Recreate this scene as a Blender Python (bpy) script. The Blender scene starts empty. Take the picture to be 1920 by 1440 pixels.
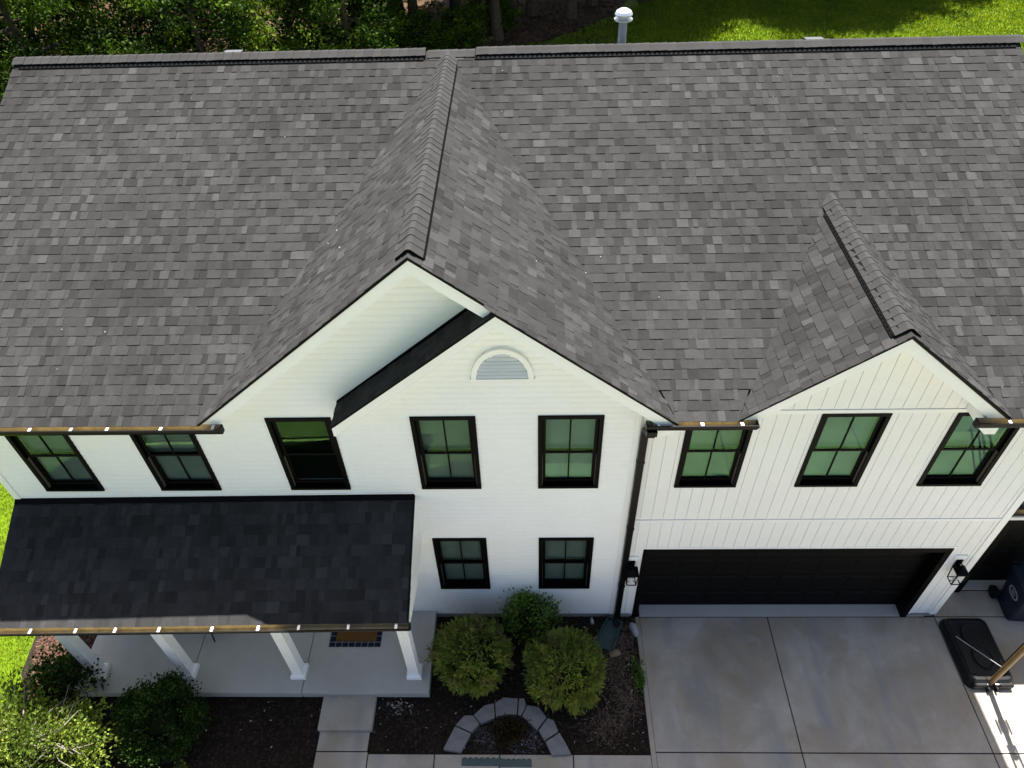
import bpy, bmesh, math, random
import numpy as np
from mathutils import Vector, Matrix

R = math.radians
rng = random.Random(7)
nrg = np.random.default_rng(11)
scene = bpy.context.scene
COL = scene.collection

# ------------------------------------------------------------------ camera
cam_d = bpy.data.cameras.new('camera')
cam = bpy.data.objects.new('camera', cam_d)
COL.objects.link(cam)
CAM = Vector((0.183, -6.755, 12.734))
_pt, _yw, _rl = R(44.344), R(-2.148), R(-2.064)
FWD = Vector((math.sin(_yw)*math.cos(_pt), math.cos(_yw)*math.cos(_pt), -math.sin(_pt)))
_r = FWD.cross(Vector((0, 0, 1))).normalized()
_u = _r.cross(FWD)
RGT = _r*math.cos(_rl) + _u*math.sin(_rl)
UPV = -_r*math.sin(_rl) + _u*math.cos(_rl)
cam.matrix_world = Matrix(((RGT.x, UPV.x, -FWD.x, CAM.x), (RGT.y, UPV.y, -FWD.y, CAM.y),
                           (RGT.z, UPV.z, -FWD.z, CAM.z), (0, 0, 0, 1)))
cam_d.sensor_width = 36.0
FPX = 1362.4
cam_d.lens = FPX/1920*36
cam_d.clip_end = 2000
scene.camera = cam

# ------------------------------------------------------------------ light
SUN = Vector((0.030, 0.394, 1.0)).normalized()
SUN_EL = math.asin(SUN.z)
world = bpy.data.worlds.new('World')
scene.world = world
world.use_nodes = True
wn = world.node_tree.nodes
wl = world.node_tree.links
bg = wn['Background']
sky = wn.new('ShaderNodeTexSky')
sky.sky_type = 'NISHITA'
sky.sun_disc = False
sky.sun_elevation = SUN_EL
sky.sun_rotation = math.atan2(SUN.x, SUN.y)
sky.air_density = 1.0
sky.dust_density = 3.0
sky.ozone_density = 1.0
wl.new(sky.outputs[0], bg.inputs[0])
bg.inputs[1].default_value = 0.05
sun_d = bpy.data.lights.new('sun', 'SUN')
sun_d.energy = 5.0
sun_d.angle = R(0.55)
sun_d.color = (1.0, 0.965, 0.91)
sun = bpy.data.objects.new('sun', sun_d)
COL.objects.link(sun)
sun.rotation_euler = (-SUN).to_track_quat('-Z', 'Y').to_euler()
sun.location = SUN*60
scene.view_settings.view_transform = 'Standard'
scene.view_settings.look = 'None'
scene.view_settings.gamma = 1.0
scene.view_settings.use_curve_mapping = False
scene.view_settings.exposure = 2.0
scene.cycles.max_bounces = 8
scene.cycles.transparent_max_bounces = 12
scene.cycles.caustics_reflective = False
scene.cycles.caustics_refractive = False

# ------------------------------------------------------------------ materials
def mat(name, col, rough=0.6, spec=0.5, metal=0.0, noise=None, bump=None, tone=None, sheen=None):
    """noise=(scale, amount, detail) multiplies the colour; bump=(scale, strength, dist); tone=(lo, hi) uses the 'tone' attribute"""
    m = bpy.data.materials.new(name)
    m.use_nodes = True
    nt = m.node_tree
    n, l = nt.nodes, nt.links
    b = n['Principled BSDF']
    b.inputs['Roughness'].default_value = rough
    b.inputs['Specular IOR Level'].default_value = spec
    b.inputs['Metallic'].default_value = metal
    b.inputs['Base Color'].default_value = (*col, 1)
    src = None
    tc = n.new('ShaderNodeTexCoord')
    if tone:
        at = n.new('ShaderNodeAttribute'); at.attribute_name = 'tone'
        r = n.new('ShaderNodeValToRGB')
        els = r.color_ramp.elements
        els[0].position = 0; els[0].color = (*tone[0], 1)
        els[1].position = 1; els[1].color = (*tone[-1], 1)
        for i, c in enumerate(tone[1:-1]):
            e = els.new((i+1)/(len(tone)-1)); e.color = (*c, 1)
        l.new(at.outputs['Fac'], r.inputs[0]); src = r.outputs[0]
    if noise:
        lst = noise if isinstance(noise, list) else [noise]
        for (sc, am, det) in lst:
            t = n.new('ShaderNodeTexNoise'); t.inputs['Scale'].default_value = sc; t.inputs['Detail'].default_value = det
            t.inputs['Roughness'].default_value = 0.65
            l.new(tc.outputs['Object'], t.inputs['Vector'])
            mr = n.new('ShaderNodeMapRange')
            mr.inputs[1].default_value = 0.3; mr.inputs[2].default_value = 0.7
            mr.inputs[3].default_value = 1-am; mr.inputs[4].default_value = 1+am
            l.new(t.outputs['Fac'], mr.inputs[0])
            mx = n.new('ShaderNodeMix'); mx.data_type = 'RGBA'; mx.blend_type = 'MULTIPLY'
            mx.inputs[0].default_value = 1
            if src: l.new(src, mx.inputs[6])
            else: mx.inputs[6].default_value = (*col, 1)
            l.new(mr.outputs[0], mx.inputs[7]); src = mx.outputs[2]
    if src: l.new(src, b.inputs['Base Color'])
    if bump:
        t = n.new('ShaderNodeTexNoise'); t.inputs['Scale'].default_value = bump[0]; t.inputs['Detail'].default_value = 4
        l.new(tc.outputs['Object'], t.inputs['Vector'])
        bp = n.new('ShaderNodeBump'); bp.inputs['Strength'].default_value = bump[1]; bp.inputs['Distance'].default_value = bump[2]
        l.new(t.outputs['Fac'], bp.inputs['Height']); l.new(bp.outputs[0], b.inputs['Normal'])
    return m

def leaf_mat(name, tone, trans=0.3, rough=0.55, spec=0.3):
    m = mat(name, tone[0], rough, spec, tone=tone, noise=(3.0, 0.25, 2))
    n, l = m.node_tree.nodes, m.node_tree.links
    b = n['Principled BSDF']; out = n['Material Output']
    src = b.inputs['Base Color'].links[0].from_socket
    t = n.new('ShaderNodeBsdfTranslucent')
    g = n.new('ShaderNodeMix'); g.data_type = 'RGBA'; g.blend_type = 'MULTIPLY'; g.inputs[0].default_value = 1
    g.inputs[7].default_value = (1.5, 1.35, 0.5, 1)
    l.new(src, g.inputs[6]); l.new(g.outputs[2], t.inputs[0])
    mx = n.new('ShaderNodeMixShader'); mx.inputs[0].default_value = trans
    l.new(b.outputs[0], mx.inputs[1]); l.new(t.outputs[0], mx.inputs[2]); l.new(mx.outputs[0], out.inputs[0])
    return m

M = {}
M['shingle'] = mat('asphalt_shingle', (.031, .0305, .030), .9, .06,
                   tone=[(.0190, .0186, .0183), (.0255, .0249, .0245), (.0305, .0299, .0295), (.0380, .0376, .0374), (.0500, .0503, .0510)],
                   noise=[(150, .42, 3), (.45, .13, 3), (2.6, .08, 4), (11, .08, 3)], bump=(260, .6, .004))
M['cap'] = mat('ridge_shingle', (.031, .0305, .030), .9, .06, tone=[(.029, .0285, .028), (.037, .0365, .036)], noise=[(140, .25, 3), (2, .1, 2)], bump=(260, .5, .003))
M['white'] = mat('white_vinyl', (.85, .85, .855), .45, .4, noise=[(.7, .025, 3), (16, .015, 2)])
M['trim'] = mat('white_trim', (.85, .85, .845), .4, .45, noise=(3, .02, 2))
M['board'] = mat('board_vinyl', (.82, .818, .812), .5, .4, noise=[(.9, .03, 3), (20, .015, 2)])
M['black'] = mat('black_trim', (.0016, .0015, .0016), .5, .07, noise=(6, .2, 2))
M['gutter'] = mat('black_aluminium', (.0025, .0024, .0026), .4, .12, noise=(5, .25, 2))
M['gutin'] = mat('gutter_inside', (.37, .305, .175), .55, .35, noise=[(9, .25, 4), (60, .12, 2)])
M['metal'] = mat('bare_aluminium', (.82, .82, .84), .35, .5, metal=.85)
M['galv'] = mat('galvanized_steel', (.42, .45, .48), .5, .5, metal=.55, noise=(7, .12, 3))
M['ventgrey'] = mat('grey_roof_vent', (.06, .062, .065), .6, .3)
M['vent'] = mat('black_vent_plastic', (.004, .004, .0045), .75, .08)
M['garage'] = mat('black_garage_paint', (.0022, .0022, .0023), .55, .10)
def concrete_mat(name, base, stain, amt):
    m = mat(name, base, .85, .22, noise=[(.55, .10, 5), (2.6, .09, 6), (38, .09, 4), (230, .10, 2)], bump=(160, .25, .003))
    n, l = m.node_tree.nodes, m.node_tree.links
    b = n['Principled BSDF']; src = b.inputs['Base Color'].links[0].from_socket
    tc = n.new('ShaderNodeTexCoord')
    def layer(src, scale, detail, lo, hi, col, fac, dist=0.0, vec=None):
        t = n.new('ShaderNodeTexNoise'); t.inputs['Scale'].default_value = scale; t.inputs['Detail'].default_value = detail; t.inputs['Distortion'].default_value = dist
        if vec:
            mp = n.new('ShaderNodeMapping'); mp.inputs['Scale'].default_value = vec; l.new(tc.outputs['Object'], mp.inputs[0]); l.new(mp.outputs[0], t.inputs['Vector'])
        else: l.new(tc.outputs['Object'], t.inputs['Vector'])
        mr = n.new('ShaderNodeMapRange'); mr.inputs[1].default_value = lo; mr.inputs[2].default_value = hi; mr.inputs[3].default_value = 0; mr.inputs[4].default_value = fac
        l.new(t.outputs['Fac'], mr.inputs[0])
        x = n.new('ShaderNodeMix'); x.data_type = 'RGBA'; x.inputs[7].default_value = (*col, 1)
        l.new(mr.outputs[0], x.inputs[0]); l.new(src, x.inputs[6])
        return x.outputs[2]
    src = layer(src, .75, 5, .46, .70, stain, .55*amt, .6)                      # brown weathering
    src = layer(src, 1.3, 5, .52, .72, (.21, .21, .215), .5*amt, .3, (1.6, .35, 1))   # streaks along the drive
    src = layer(src, 46, 3, .70, .76, (.56, .55, .54), .8*amt)                  # pale specks
    src = layer(src, 31, 3, .71, .76, (.10, .095, .09), .8*amt)                 # dark specks
    src = layer(src, 2.1, 9, .57, .70, (.44, .43, .42), .14*amt, .8)                  # pale scuffed patches
    l.new(src, b.inputs['Base Color'])
    return m
M['concrete'] = concrete_mat('concrete', (.335, .300, .255), (.235, .19, .135), 1.7)
M['porchc'] = mat('porch_concrete', (.38, .365, .34), .8, .25, noise=[(.8, .10, 4), (60, .06, 3)], bump=(120, .2, .002))
M['found'] = mat('foundation_concrete', (.26, .25, .235), .85, .2, noise=[(3, .15, 4), (50, .1, 3)])
M['joint'] = mat('joint_dirt', (.02, .018, .016), .95, .1)
M['mulch'] = mat('dark_mulch', (.022, .016, .012), .95, .1, noise=[(30, .5, 6), (2.2, .3, 4)], bump=(45, 1.0, .04))
M['chip'] = mat('mulch_chip', (.04, .03, .02), .9, .15, tone=[(.010, .008, .006), (.022, .016, .012), (.036, .024, .017), (.060, .040, .028)])
M['litchip'] = mat('sunlit_mulch_chip', (.1, .06, .04), .9, .15, tone=[(.03, .016, .011), (.062, .032, .022), (.11, .062, .045)])  # same mulch as the dark chips, with sunlight put into the colour
M['pebble'] = mat('pale_pebble', (.4, .38, .34), .8, .2, tone=[(.10, .09, .08), (.3, .27, .23), (.55, .53, .5)])
M['straw'] = mat('dry_straw', (.2, .15, .1), .9, .1, tone=[(.06, .04, .032), (.13, .09, .07), (.26, .20, .15)])
M['stone'] = mat('grey_paver_stone', (.17, .165, .165), .85, .2, noise=[(6, .2, 4), (70, .15, 3)], bump=(60, .5, .006))
M['rock'] = mat('pale_rock', (.33, .32, .33), .8, .2, noise=[(7, .25, 4)], bump=(25, .5, .01))
M['tanrock'] = mat('tan_rock', (.22, .17, .11), .85, .2, noise=[(7, .25, 4)], bump=(25, .5, .01))
M['grass'] = mat('lawn_soil', (.095, .155, .003), .9, .15, noise=[(.35, .30, 5), (5, .3, 5), (60, .45, 4)], bump=(70, 1.0, .04))
M['blade'] = leaf_mat('grass_blade', [(.06, .11, .003), (.115, .18, .005), (.18, .225, .008)], .3, .6, .25)
M['arbor'] = leaf_mat('arborvitae_leaf', [(.07, .10, .028), (.12, .17, .038), (.19, .245, .05), (.30, .33, .06), (.19, .15, .075)], .25, .65, .15)
M['box'] = leaf_mat('boxwood_leaf', [(.05, .10, .018), (.085, .165, .025), (.12, .22, .035), (.18, .28, .05)], .25, .5, .2)
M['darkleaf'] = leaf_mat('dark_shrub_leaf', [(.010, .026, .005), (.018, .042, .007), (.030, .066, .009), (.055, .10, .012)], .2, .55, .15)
M['lime'] = leaf_mat('lime_leaf', [(.06, .095, .016), (.10, .155, .022), (.15, .205, .030), (.24, .27, .04)], .3, .55, .2)
M['tree'] = leaf_mat('tree_leaf', [(.008, .020, .003), (.020, .044, .005), (.045, .088, .007), (.12, .16, .012)], .25, .65, .08)
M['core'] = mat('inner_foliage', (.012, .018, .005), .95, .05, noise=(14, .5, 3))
M['brown_leaf'] = leaf_mat('bronze_leaf', [(.018, .012, .006), (.035, .022, .010), (.05, .04, .014)], .15, .7, .15)
M['bark'] = mat('bark', (.055, .043, .034), .9, .15, noise=[(8, .4, 5)], bump=(18, .8, .03))
M['twig'] = mat('grey_twig', (.20, .175, .15), .85, .2, noise=(12, .3, 3))
M['litter'] = mat('leaf_litter', (.065, .040, .022), .95, .1, noise=[(.8, .5, 5), (14, .45, 5)], bump=(30, 1, .05))
M['plastic'] = mat('black_plastic', (.0055, .006, .0065), .45, .22, noise=(12, .2, 3), bump=(90, .15, .002))
M['navy'] = mat('navy_plastic', (.006, .010, .022), .45, .3, noise=(8, .15, 2))
M['logo'] = mat('pale_emblem', (.28, .30, .33), .6, .3)
M['pole'] = mat('sunlit_black_pole', (.20, .125, .045), .45, .5, metal=.2, noise=(10, .15, 2))  # black pole, its warm sunlit look put into the colour
M['teal'] = mat('green_plastic', (.022, .050, .052), .5, .4, noise=(9, .2, 3))
M['coir'] = mat('coir_mat', (.13, .062, .020), .95, .1, noise=[(160, .4, 3), (8, .12, 3)], bump=(220, .8, .006))
M['lens'] = mat('frosted_bulb', (.75, .74, .70), .3, .5)
M['shade'] = mat('window_shade', (.13, .15, .155), .8, .2, noise=(3, .06, 2))
M['slat'] = mat('blind_slat', (.26, .28, .28), .6, .2)
M['liner'] = mat('jamb_liner', (.11, .09, .07), .5, .4)
M['room'] = mat('room_floor', (.10, .08, .06), .8, .2)
M['acrylic'] = mat('backboard_acrylic', (.5, .52, .55), .2, .5)
M['orange'] = mat('orange_rim', (.45, .09, .02), .4, .5)

def plaid_mat():
    m = mat('plaid_cloth', (.012, .016, .03), .95, .1)
    n, l = m.node_tree.nodes, m.node_tree.links
    b = n['Principled BSDF']
    tc = n.new('ShaderNodeTexCoord'); sp = n.new('ShaderNodeSeparateXYZ'); l.new(tc.outputs['Object'], sp.inputs[0])
    outs = []
    for ax, per in ((0, .118), (1, .118)):
        fr = n.new('ShaderNodeMath'); fr.operation = 'WRAP'; fr.inputs[1].default_value = per; fr.inputs[2].default_value = 0
        l.new(sp.outputs[ax], fr.inputs[0])
        lt = n.new('ShaderNodeMath'); lt.operation = 'LESS_THAN'; lt.inputs[1].default_value = .009
        l.new(fr.outputs[0], lt.inputs[0]); outs.append(lt.outputs[0])
    mx = n.new('ShaderNodeMath'); mx.operation = 'MAXIMUM'
    l.new(outs[0], mx.inputs[0]); l.new(outs[1], mx.inputs[1])
    c = n.new('ShaderNodeMix'); c.data_type = 'RGBA'
    c.inputs[6].default_value = (.010, .014, .028, 1); c.inputs[7].default_value = (.26, .25, .23, 1)
    l.new(mx.outputs[0], c.inputs[0]); l.new(c.outputs[2], b.inputs['Base Color'])
    return m
M['plaid'] = plaid_mat()

def glass_mat(name, tint, fac, ior=1.5, through=(.88, .93, .90)):
    m = bpy.data.materials.new(name); m.use_nodes = True
    n, l = m.node_tree.nodes, m.node_tree.links
    n.remove(n['Principled BSDF'])
    t = n.new('ShaderNodeBsdfTransparent'); t.inputs[0].default_value = (*through, 1)
    g = n.new('ShaderNodeBsdfGlossy'); g.inputs[0].default_value = (*tint, 1); g.inputs['Roughness'].default_value = 0.012
    f = n.new('ShaderNodeFresnel'); f.inputs[0].default_value = ior
    ma = n.new('ShaderNodeMath'); ma.operation = 'MULTIPLY_ADD'; ma.inputs[1].default_value = 1.0; ma.inputs[2].default_value = fac
    l.new(f.outputs[0], ma.inputs[0])
    ge = n.new('ShaderNodeNewGeometry'); iv = n.new('ShaderNodeMath'); iv.operation = 'SUBTRACT'; iv.inputs[0].default_value = 1
    l.new(ge.outputs['Backfacing'], iv.inputs[1])
    mb = n.new('ShaderNodeMath'); mb.operation = 'MULTIPLY'; l.new(ma.outputs[0], mb.inputs[0]); l.new(iv.outputs[0], mb.inputs[1])
    tc = n.new('ShaderNodeTexCoord'); no = n.new('ShaderNodeTexNoise'); no.inputs['Scale'].default_value = 1.6
    l.new(tc.outputs['Object'], no.inputs['Vector'])
    bp = n.new('ShaderNodeBump'); bp.inputs['Strength'].default_value = .04; bp.inputs['Distance'].default_value = .02
    l.new(no.outputs['Fac'], bp.inputs['Height']); l.new(bp.outputs[0], g.inputs['Normal'])
    mx = n.new('ShaderNodeMixShader')
    l.new(mb.outputs[0], mx.inputs[0]); l.new(t.outputs[0], mx.inputs[1]); l.new(g.outputs[0], mx.inputs[2])
    l.new(mx.outputs[0], n['Material Output'].inputs[0])
    return m
M['glass'] = glass_mat('tinted_glass', (.30, .74, .27), .03)
M['clear'] = glass_mat('lantern_glass', (1, 1, 1), .0, 1.35, (.98, .98, .98))

# ------------------------------------------------------------------ helpers
class MB:
    """collects faces for one mesh"""
    def __init__(s): s.v = []; s.f = []; s.t = []
    def add(s, vs, fs, tone=None):
        k = len(s.v); s.v += [tuple(v) for v in vs]
        for f in fs:
            s.f.append(tuple(i+k for i in f)); s.t.append(.5 if tone is None else tone)
        return s
    def box(s, x0, x1, y0, y1, z0, z1, tone=None):
        vs = [(x, y, z) for z in (z0, z1) for y in (y0, y1) for x in (x0, x1)]
        return s.add(vs, [(0, 2, 3, 1), (4, 5, 7, 6), (0, 1, 5, 4), (2, 6, 7, 3), (0, 4, 6, 2), (1, 3, 7, 5)], tone)
    def prism(s, poly, axis, a0, a1, tone=None):
        """poly of 2D points extruded along axis ('x','y','z') from a0 to a1"""
        def P(p, a):
            return {'y': (p[0], a, p[1]), 'x': (a, p[0], p[1]), 'z': (p[0], p[1], a)}[axis]
        n = len(poly)
        vs = [P(p, a0) for p in poly] + [P(p, a1) for p in poly]
        fs = [tuple(range(n)), tuple(range(2*n-1, n-1, -1))] + [(i, n+i, n+(i+1) % n, (i+1) % n) for i in range(n)]
        return s.add(vs, fs, tone)
    def tube(s, pts, rad, seg=8, caps=True, tone=None):
        pts = [Vector(p) for p in pts]
        rads = rad if isinstance(rad, (list, tuple)) else [rad]*len(pts)
        vs = []; ref = Vector((.31, .17, .93)).normalized()
        for i, p in enumerate(pts):
            d = (pts[min(i+1, len(pts)-1)]-pts[max(i-1, 0)]).normalized()
            a = d.cross(ref)
            if a.length < 1e-3: a = d.cross(Vector((1, 0, 0)))
            a.normalize(); b = d.cross(a)
            for k in range(seg):
                t = 2*math.pi*k/seg
                vs.append(p+(a*math.cos(t)+b*math.sin(t))*rads[i])
        fs = []
        for i in range(len(pts)-1):
            for k in range(seg):
                fs.append((i*seg+k, i*seg+(k+1) % seg, (i+1)*seg+(k+1) % seg, (i+1)*seg+k))
        if caps:
            fs.append(tuple(range(seg-1, -1, -1))); fs.append(tuple((len(pts)-1)*seg+k for k in range(seg)))
        return s.add(vs, fs, tone)
    def loft(s, loops, tone=None, cap0=True, cap1=True):
        n = len(loops[0]); vs = [p for L in loops for p in L]; fs = []
        for i in range(len(loops)-1):
            for k in range(n):
                fs.append((i*n+k, i*n+(k+1) % n, (i+1)*n+(k+1) % n, (i+1)*n+k))
        if cap0: fs.append(tuple(range(n-1, -1, -1)))
        if cap1: fs.append(tuple((len(loops)-1)*n+k for k in range(n)))
        return s.add(vs, fs, tone)
    def mesh(s, name, m, tones=False, smooth=False):
        me = bpy.data.meshes.new(name)
        me.from_pydata(s.v, [], s.f); me.materials.append(m)
        if tones:
            a = me.attributes.new('tone', 'FLOAT', 'FACE'); a.data.foreach_set('value', s.t)
        bm = bmesh.new(); bm.from_mesh(me); bmesh.ops.recalc_face_normals(bm, faces=bm.faces); bm.to_mesh(me); bm.free()
        if smooth: me.polygons.foreach_set('use_smooth', [True]*len(me.polygons))
        me.update()
        return me
    def build(s, name, m, parent=None, tones=False, smooth=False, bevel=0, **kw):
        o = bpy.data.objects.new(name, s.mesh(name, m, tones, smooth)); COL.objects.link(o)
        if parent: o.parent = parent
        if bevel:
            b = o.modifiers.new('bevel', 'BEVEL'); b.width = bevel; b.segments = 2; b.limit_method = 'ANGLE'; b.angle_limit = R(40)
        for k, v in kw.items(): o[k] = v
        return o

def link(name, me, parent=None, loc=None, rot=None, **kw):
    o = bpy.data.objects.new(name, me); COL.objects.link(o)
    if parent: o.parent = parent
    if loc is not None: o.location = loc
    if rot is not None: o.rotation_euler = rot
    for k, v in kw.items(): o[k] = v
    return o

def empty(name, loc, label=None, category=None, group=None, kind=None, rot=None):
    o = bpy.data.objects.new(name, None); COL.objects.link(o); o.location = loc
    o.empty_display_size = .2
    if rot is not None: o.rotation_euler = rot
    tag(o, label, category, group, kind)
    return o

def tag(o, label=None, category=None, group=None, kind=None):
    for k, v in (('label', label), ('category', category), ('group', group), ('kind', kind)):
        if v: o[k] = v
    return o

def clip(poly, a, b, c):
    """keep a*x+b*z<=c"""
    out = []
    n = len(poly)
    for i in range(n):
        p, q = poly[i], poly[(i+1) % n]
        dp, dq = a*p[0]+b*p[1]-c, a*q[0]+b*q[1]-c
        if dp <= 0: out.append(p)
        if dp*dq < 0:
            t = dp/(dp-dq); out.append((p[0]+(q[0]-p[0])*t, p[1]+(q[1]-p[1])*t))
    return out

def area(poly):
    return abs(sum(poly[i][0]*poly[(i+1) % len(poly)][1]-poly[(i+1) % len(poly)][0]*poly[i][1] for i in range(len(poly))))/2 if len(poly) > 2 else 0

def proj(p):
    d = Vector(p)-CAM; w = d.dot(FWD)
    return 960+FPX*d.dot(RGT)/w, 720-FPX*d.dot(UPV)/w

def fast_mesh(name, V, F, m, tone=None, smooth=False):
    """V (n,3) float array, F (k,4) or (k,3) int array"""
    me = bpy.data.meshes.new(name)
    k = F.shape[1]
    me.vertices.add(len(V)); me.vertices.foreach_set('co', np.ascontiguousarray(V, dtype=np.float32).ravel())
    me.loops.add(F.size); me.loops.foreach_set('vertex_index', np.ascontiguousarray(F, dtype=np.int32).ravel())
    me.polygons.add(len(F)); me.polygons.foreach_set('loop_start', np.arange(0, F.size, k, dtype=np.int32))
    me.polygons.foreach_set('loop_total', np.full(len(F), k, dtype=np.int32))
    me.materials.append(m)
    if tone is not None:
        a = me.attributes.new('tone', 'FLOAT', 'FACE'); a.data.foreach_set('value', np.ascontiguousarray(tone, dtype=np.float32))
    me.update(calc_edges=True); me.validate()
    if smooth: me.polygons.foreach_set('use_smooth', [True]*len(me.polygons))
    return me

def norm(a): return a/np.maximum(np.linalg.norm(a, axis=1, keepdims=True), 1e-9)

def leaves(P, D, L, W, g=None):
    """diamond leaves at P pointing along D; returns V, F"""
    g = g or nrg
    n = len(P)
    D = norm(D)
    S = norm(np.cross(D, g.normal(size=(n, 3))))
    L = np.broadcast_to(np.asarray(L, float).reshape(-1, 1), (n, 1)); W = np.broadcast_to(np.asarray(W, float).reshape(-1, 1), (n, 1))
    N = np.cross(D, S)
    V = np.stack([P, P+D*L*.5+S*W+N*W*.3, P+D*L, P+D*L*.5-S*W+N*W*.3], 1).reshape(-1, 3)
    F = np.arange(4*n).reshape(n, 4)
    return V, F

def sphere_dirs(n, g=None): 
    g = g or nrg
    return norm(g.normal(size=(n, 3)))

def chips(n, xy, z, size, m, name, kind='stuff', tones=None, flat=.25, parent=None, g=None):
    """n small flat four sided chips scattered at xy (n,2)"""
    g = g or nrg
    a = g.uniform(0, 2*math.pi, n); L = size*g.uniform(.5, 1.5, n); W = L*g.uniform(.2, .5, n)
    ux = np.stack([np.cos(a), np.sin(a), g.normal(0, flat, n)], 1); uy = np.stack([-np.sin(a), np.cos(a), g.normal(0, flat, n)], 1)
    P = np.stack([xy[:, 0], xy[:, 1], z+g.uniform(0, .015, n)], 1)
    h = np.stack([np.zeros(n), np.zeros(n), W*.35+.003], 1)
    A = ux*L[:, None]/2; B = uy*W[:, None]/2
    top = [P-A-B+h, P+A-B+h, P+A+B+h, P-A+B+h]; bot = [P-A*1.1-B*1.1-h, P+A*1.1-B*1.1-h, P+A*1.1+B*1.1-h, P-A*1.1+B*1.1-h]
    V = np.stack(top+bot, 1).reshape(-1, 3)
    base = np.arange(n)[:, None]*8
    F = np.concatenate([base+np.array(q) for q in ([0, 1, 2, 3], [4, 5, 1, 0], [5, 6, 2, 1], [6, 7, 3, 2], [7, 4, 0, 3])], 0)
    t = np.tile(g.uniform(0, 1, n) if tones is None else tones, 5)
    me = fast_mesh(name, V, F, m, t)
    o = link(name, me, parent)
    if kind: o['kind'] = kind
    return o

# ------------------------------------------------------------------ dimensions (metres, facade in the plane y=0)
YR, ZR, YE, ZE = 5.404, 8.396, -.40, 5.836
S1 = (ZR-ZE)/(YR-YE)                       # main roof slope
RL, RR = -8.237, 7.937
XA, BL, BR = -1.107, -4.18, 2.047          # big gable: apex x, rake feet
S2 = (ZR-ZE)/(XA-BL)
S2R = (ZR-ZE)/(BR-XA)                   # right slope, a touch flatter
XS, ZS, SL, SR = 4.54, 7.224, 2.827, 6.240 # small gable
S3 = (ZS-ZE)/(XS-SL)
XN, ZN = -.215, ZR-S2R*(-.215-XA)-.004                      # nested gable apex
WT, WB = 5.537, 3.954
XW0, XWM, XW1 = -7.87, 1.63, 7.62          # wall: left end, change of cladding, right end
DL, DR, DT = 2.02, 7.10, 2.27              # garage door outer frame
def zmain(y): return ZE+S1*(y-YE)

# ================================================================== SETTING: ground
def sheet(name, poly, z, m, thick=.0, **kw):
    b = MB()
    if thick: b.prism(poly, 'z', z-thick, z)
    else: b.add([(x, y, z) for x, y in poly], [tuple(range(len(poly)))])
    return b.build(name, m, **kw)

sheet('lawn', [(-250, -250), (250, -250), (250, 400), (-250, 400)], -.07, M['grass'], kind='structure')
sheet('mulch_bed', [(-8.35, .3), (-9.25, -.2), (-9.15, -1.1), (-8.6, -1.9), (-8.3, -3.3), (-3.2, -3.3), (-3.2, -2.5), (2.2, -2.5), (2.2, .3)][::-1], -.035, M['mulch'], kind='structure')
sheet('woodland_floor', [(-60, 24), (-14, 25.5), (-5, 28.3), (1.2, 30.2), (4.5, 33.5), (7, 39), (14, 42), (60, 44), (60, 90), (-60, 90)][::-1], -.05, M['litter'], kind='structure')

sheet('front_lawn', [(-13, -6.74), (2.08, -6.74), (2.08, -3.63), (-13, -3.63)], -.062, mat('bounce_front_grass', (.195, .165, .11), .95, .1, noise=[(.5, .25, 5), (6, .25, 5), (60, .35, 4)], bump=(70, 1, .04)), kind='structure')  # unseen lawn patch, browned so its bounce leaves the wall less green
# driveway: a dark bedding sheet with separate concrete slabs
dw = sheet('driveway', [(2.10, -22), (13.2, -22), (13.2, .9), (7.6, .9), (7.6, .25), (2.10, .25)], -.03, M['joint'], kind='structure')
def slab(parent, x0, x1, y0, y1, z=0.0, t=.03, g=.009, m=None, skew=0):
    b = MB()
    b.prism([(x0+g, y0+g), (x1-g, y0+g), (x1-g-skew, y1-g), (x0+g-skew, y1-g)], 'z', z-t, z+rng.uniform(-.001, .001))
    return b.build('slab', m or M['concrete'], parent, bevel=.006)
XJ = [2.16, 4.545, 7.622, 10.6, 13.15]
YJ = [-.03, -2.425, -5.6, -8.8, -12, -15.2, -18.4, -21.9]
for i in range(4):
    for j in range(7):
        slab(dw, XJ[i], XJ[i+1], YJ[j+1], YJ[j])
slab(dw, 2.16, 7.45, -.03, .235, .004, m=M['porchc'])
slab(dw, 7.622, 10.6, -.03, .51); slab(dw, 10.6, 13.15, -.03, .51)
slab(dw, 8.1, 10.9, .51, .78, .02, m=M['porchc'])
# added unseen concrete paving, bounces sunlight onto the shaded facade
ct = sheet('bounce_paving', [(-11.02, -19.25), (2.08, -19.25), (2.08, -6.75), (-11.02, -6.75)], -.029, M['joint'], kind='structure')
for i in range(4):
    for j in range(4):
        slab(ct, -11+3.26*i, -11+3.26*(i+1), -19.23+3.115*j, -19.23+3.115*(j+1), m=M['porchc'])
# tooled edge strip along the planting bed
st = MB().box(2.085, 2.165, -21.9, -.02, -.03, -.004).build('border_strip', M['concrete'], dw, bevel=.005)
street = sheet('street', [(-250, -33), (250, -33), (250, -24), (-250, -24)], -.055, mat('asphalt', (.05, .05, .052), .9, .2, noise=[(2, .15, 4), (90, .2, 3)]), kind='structure')

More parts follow.
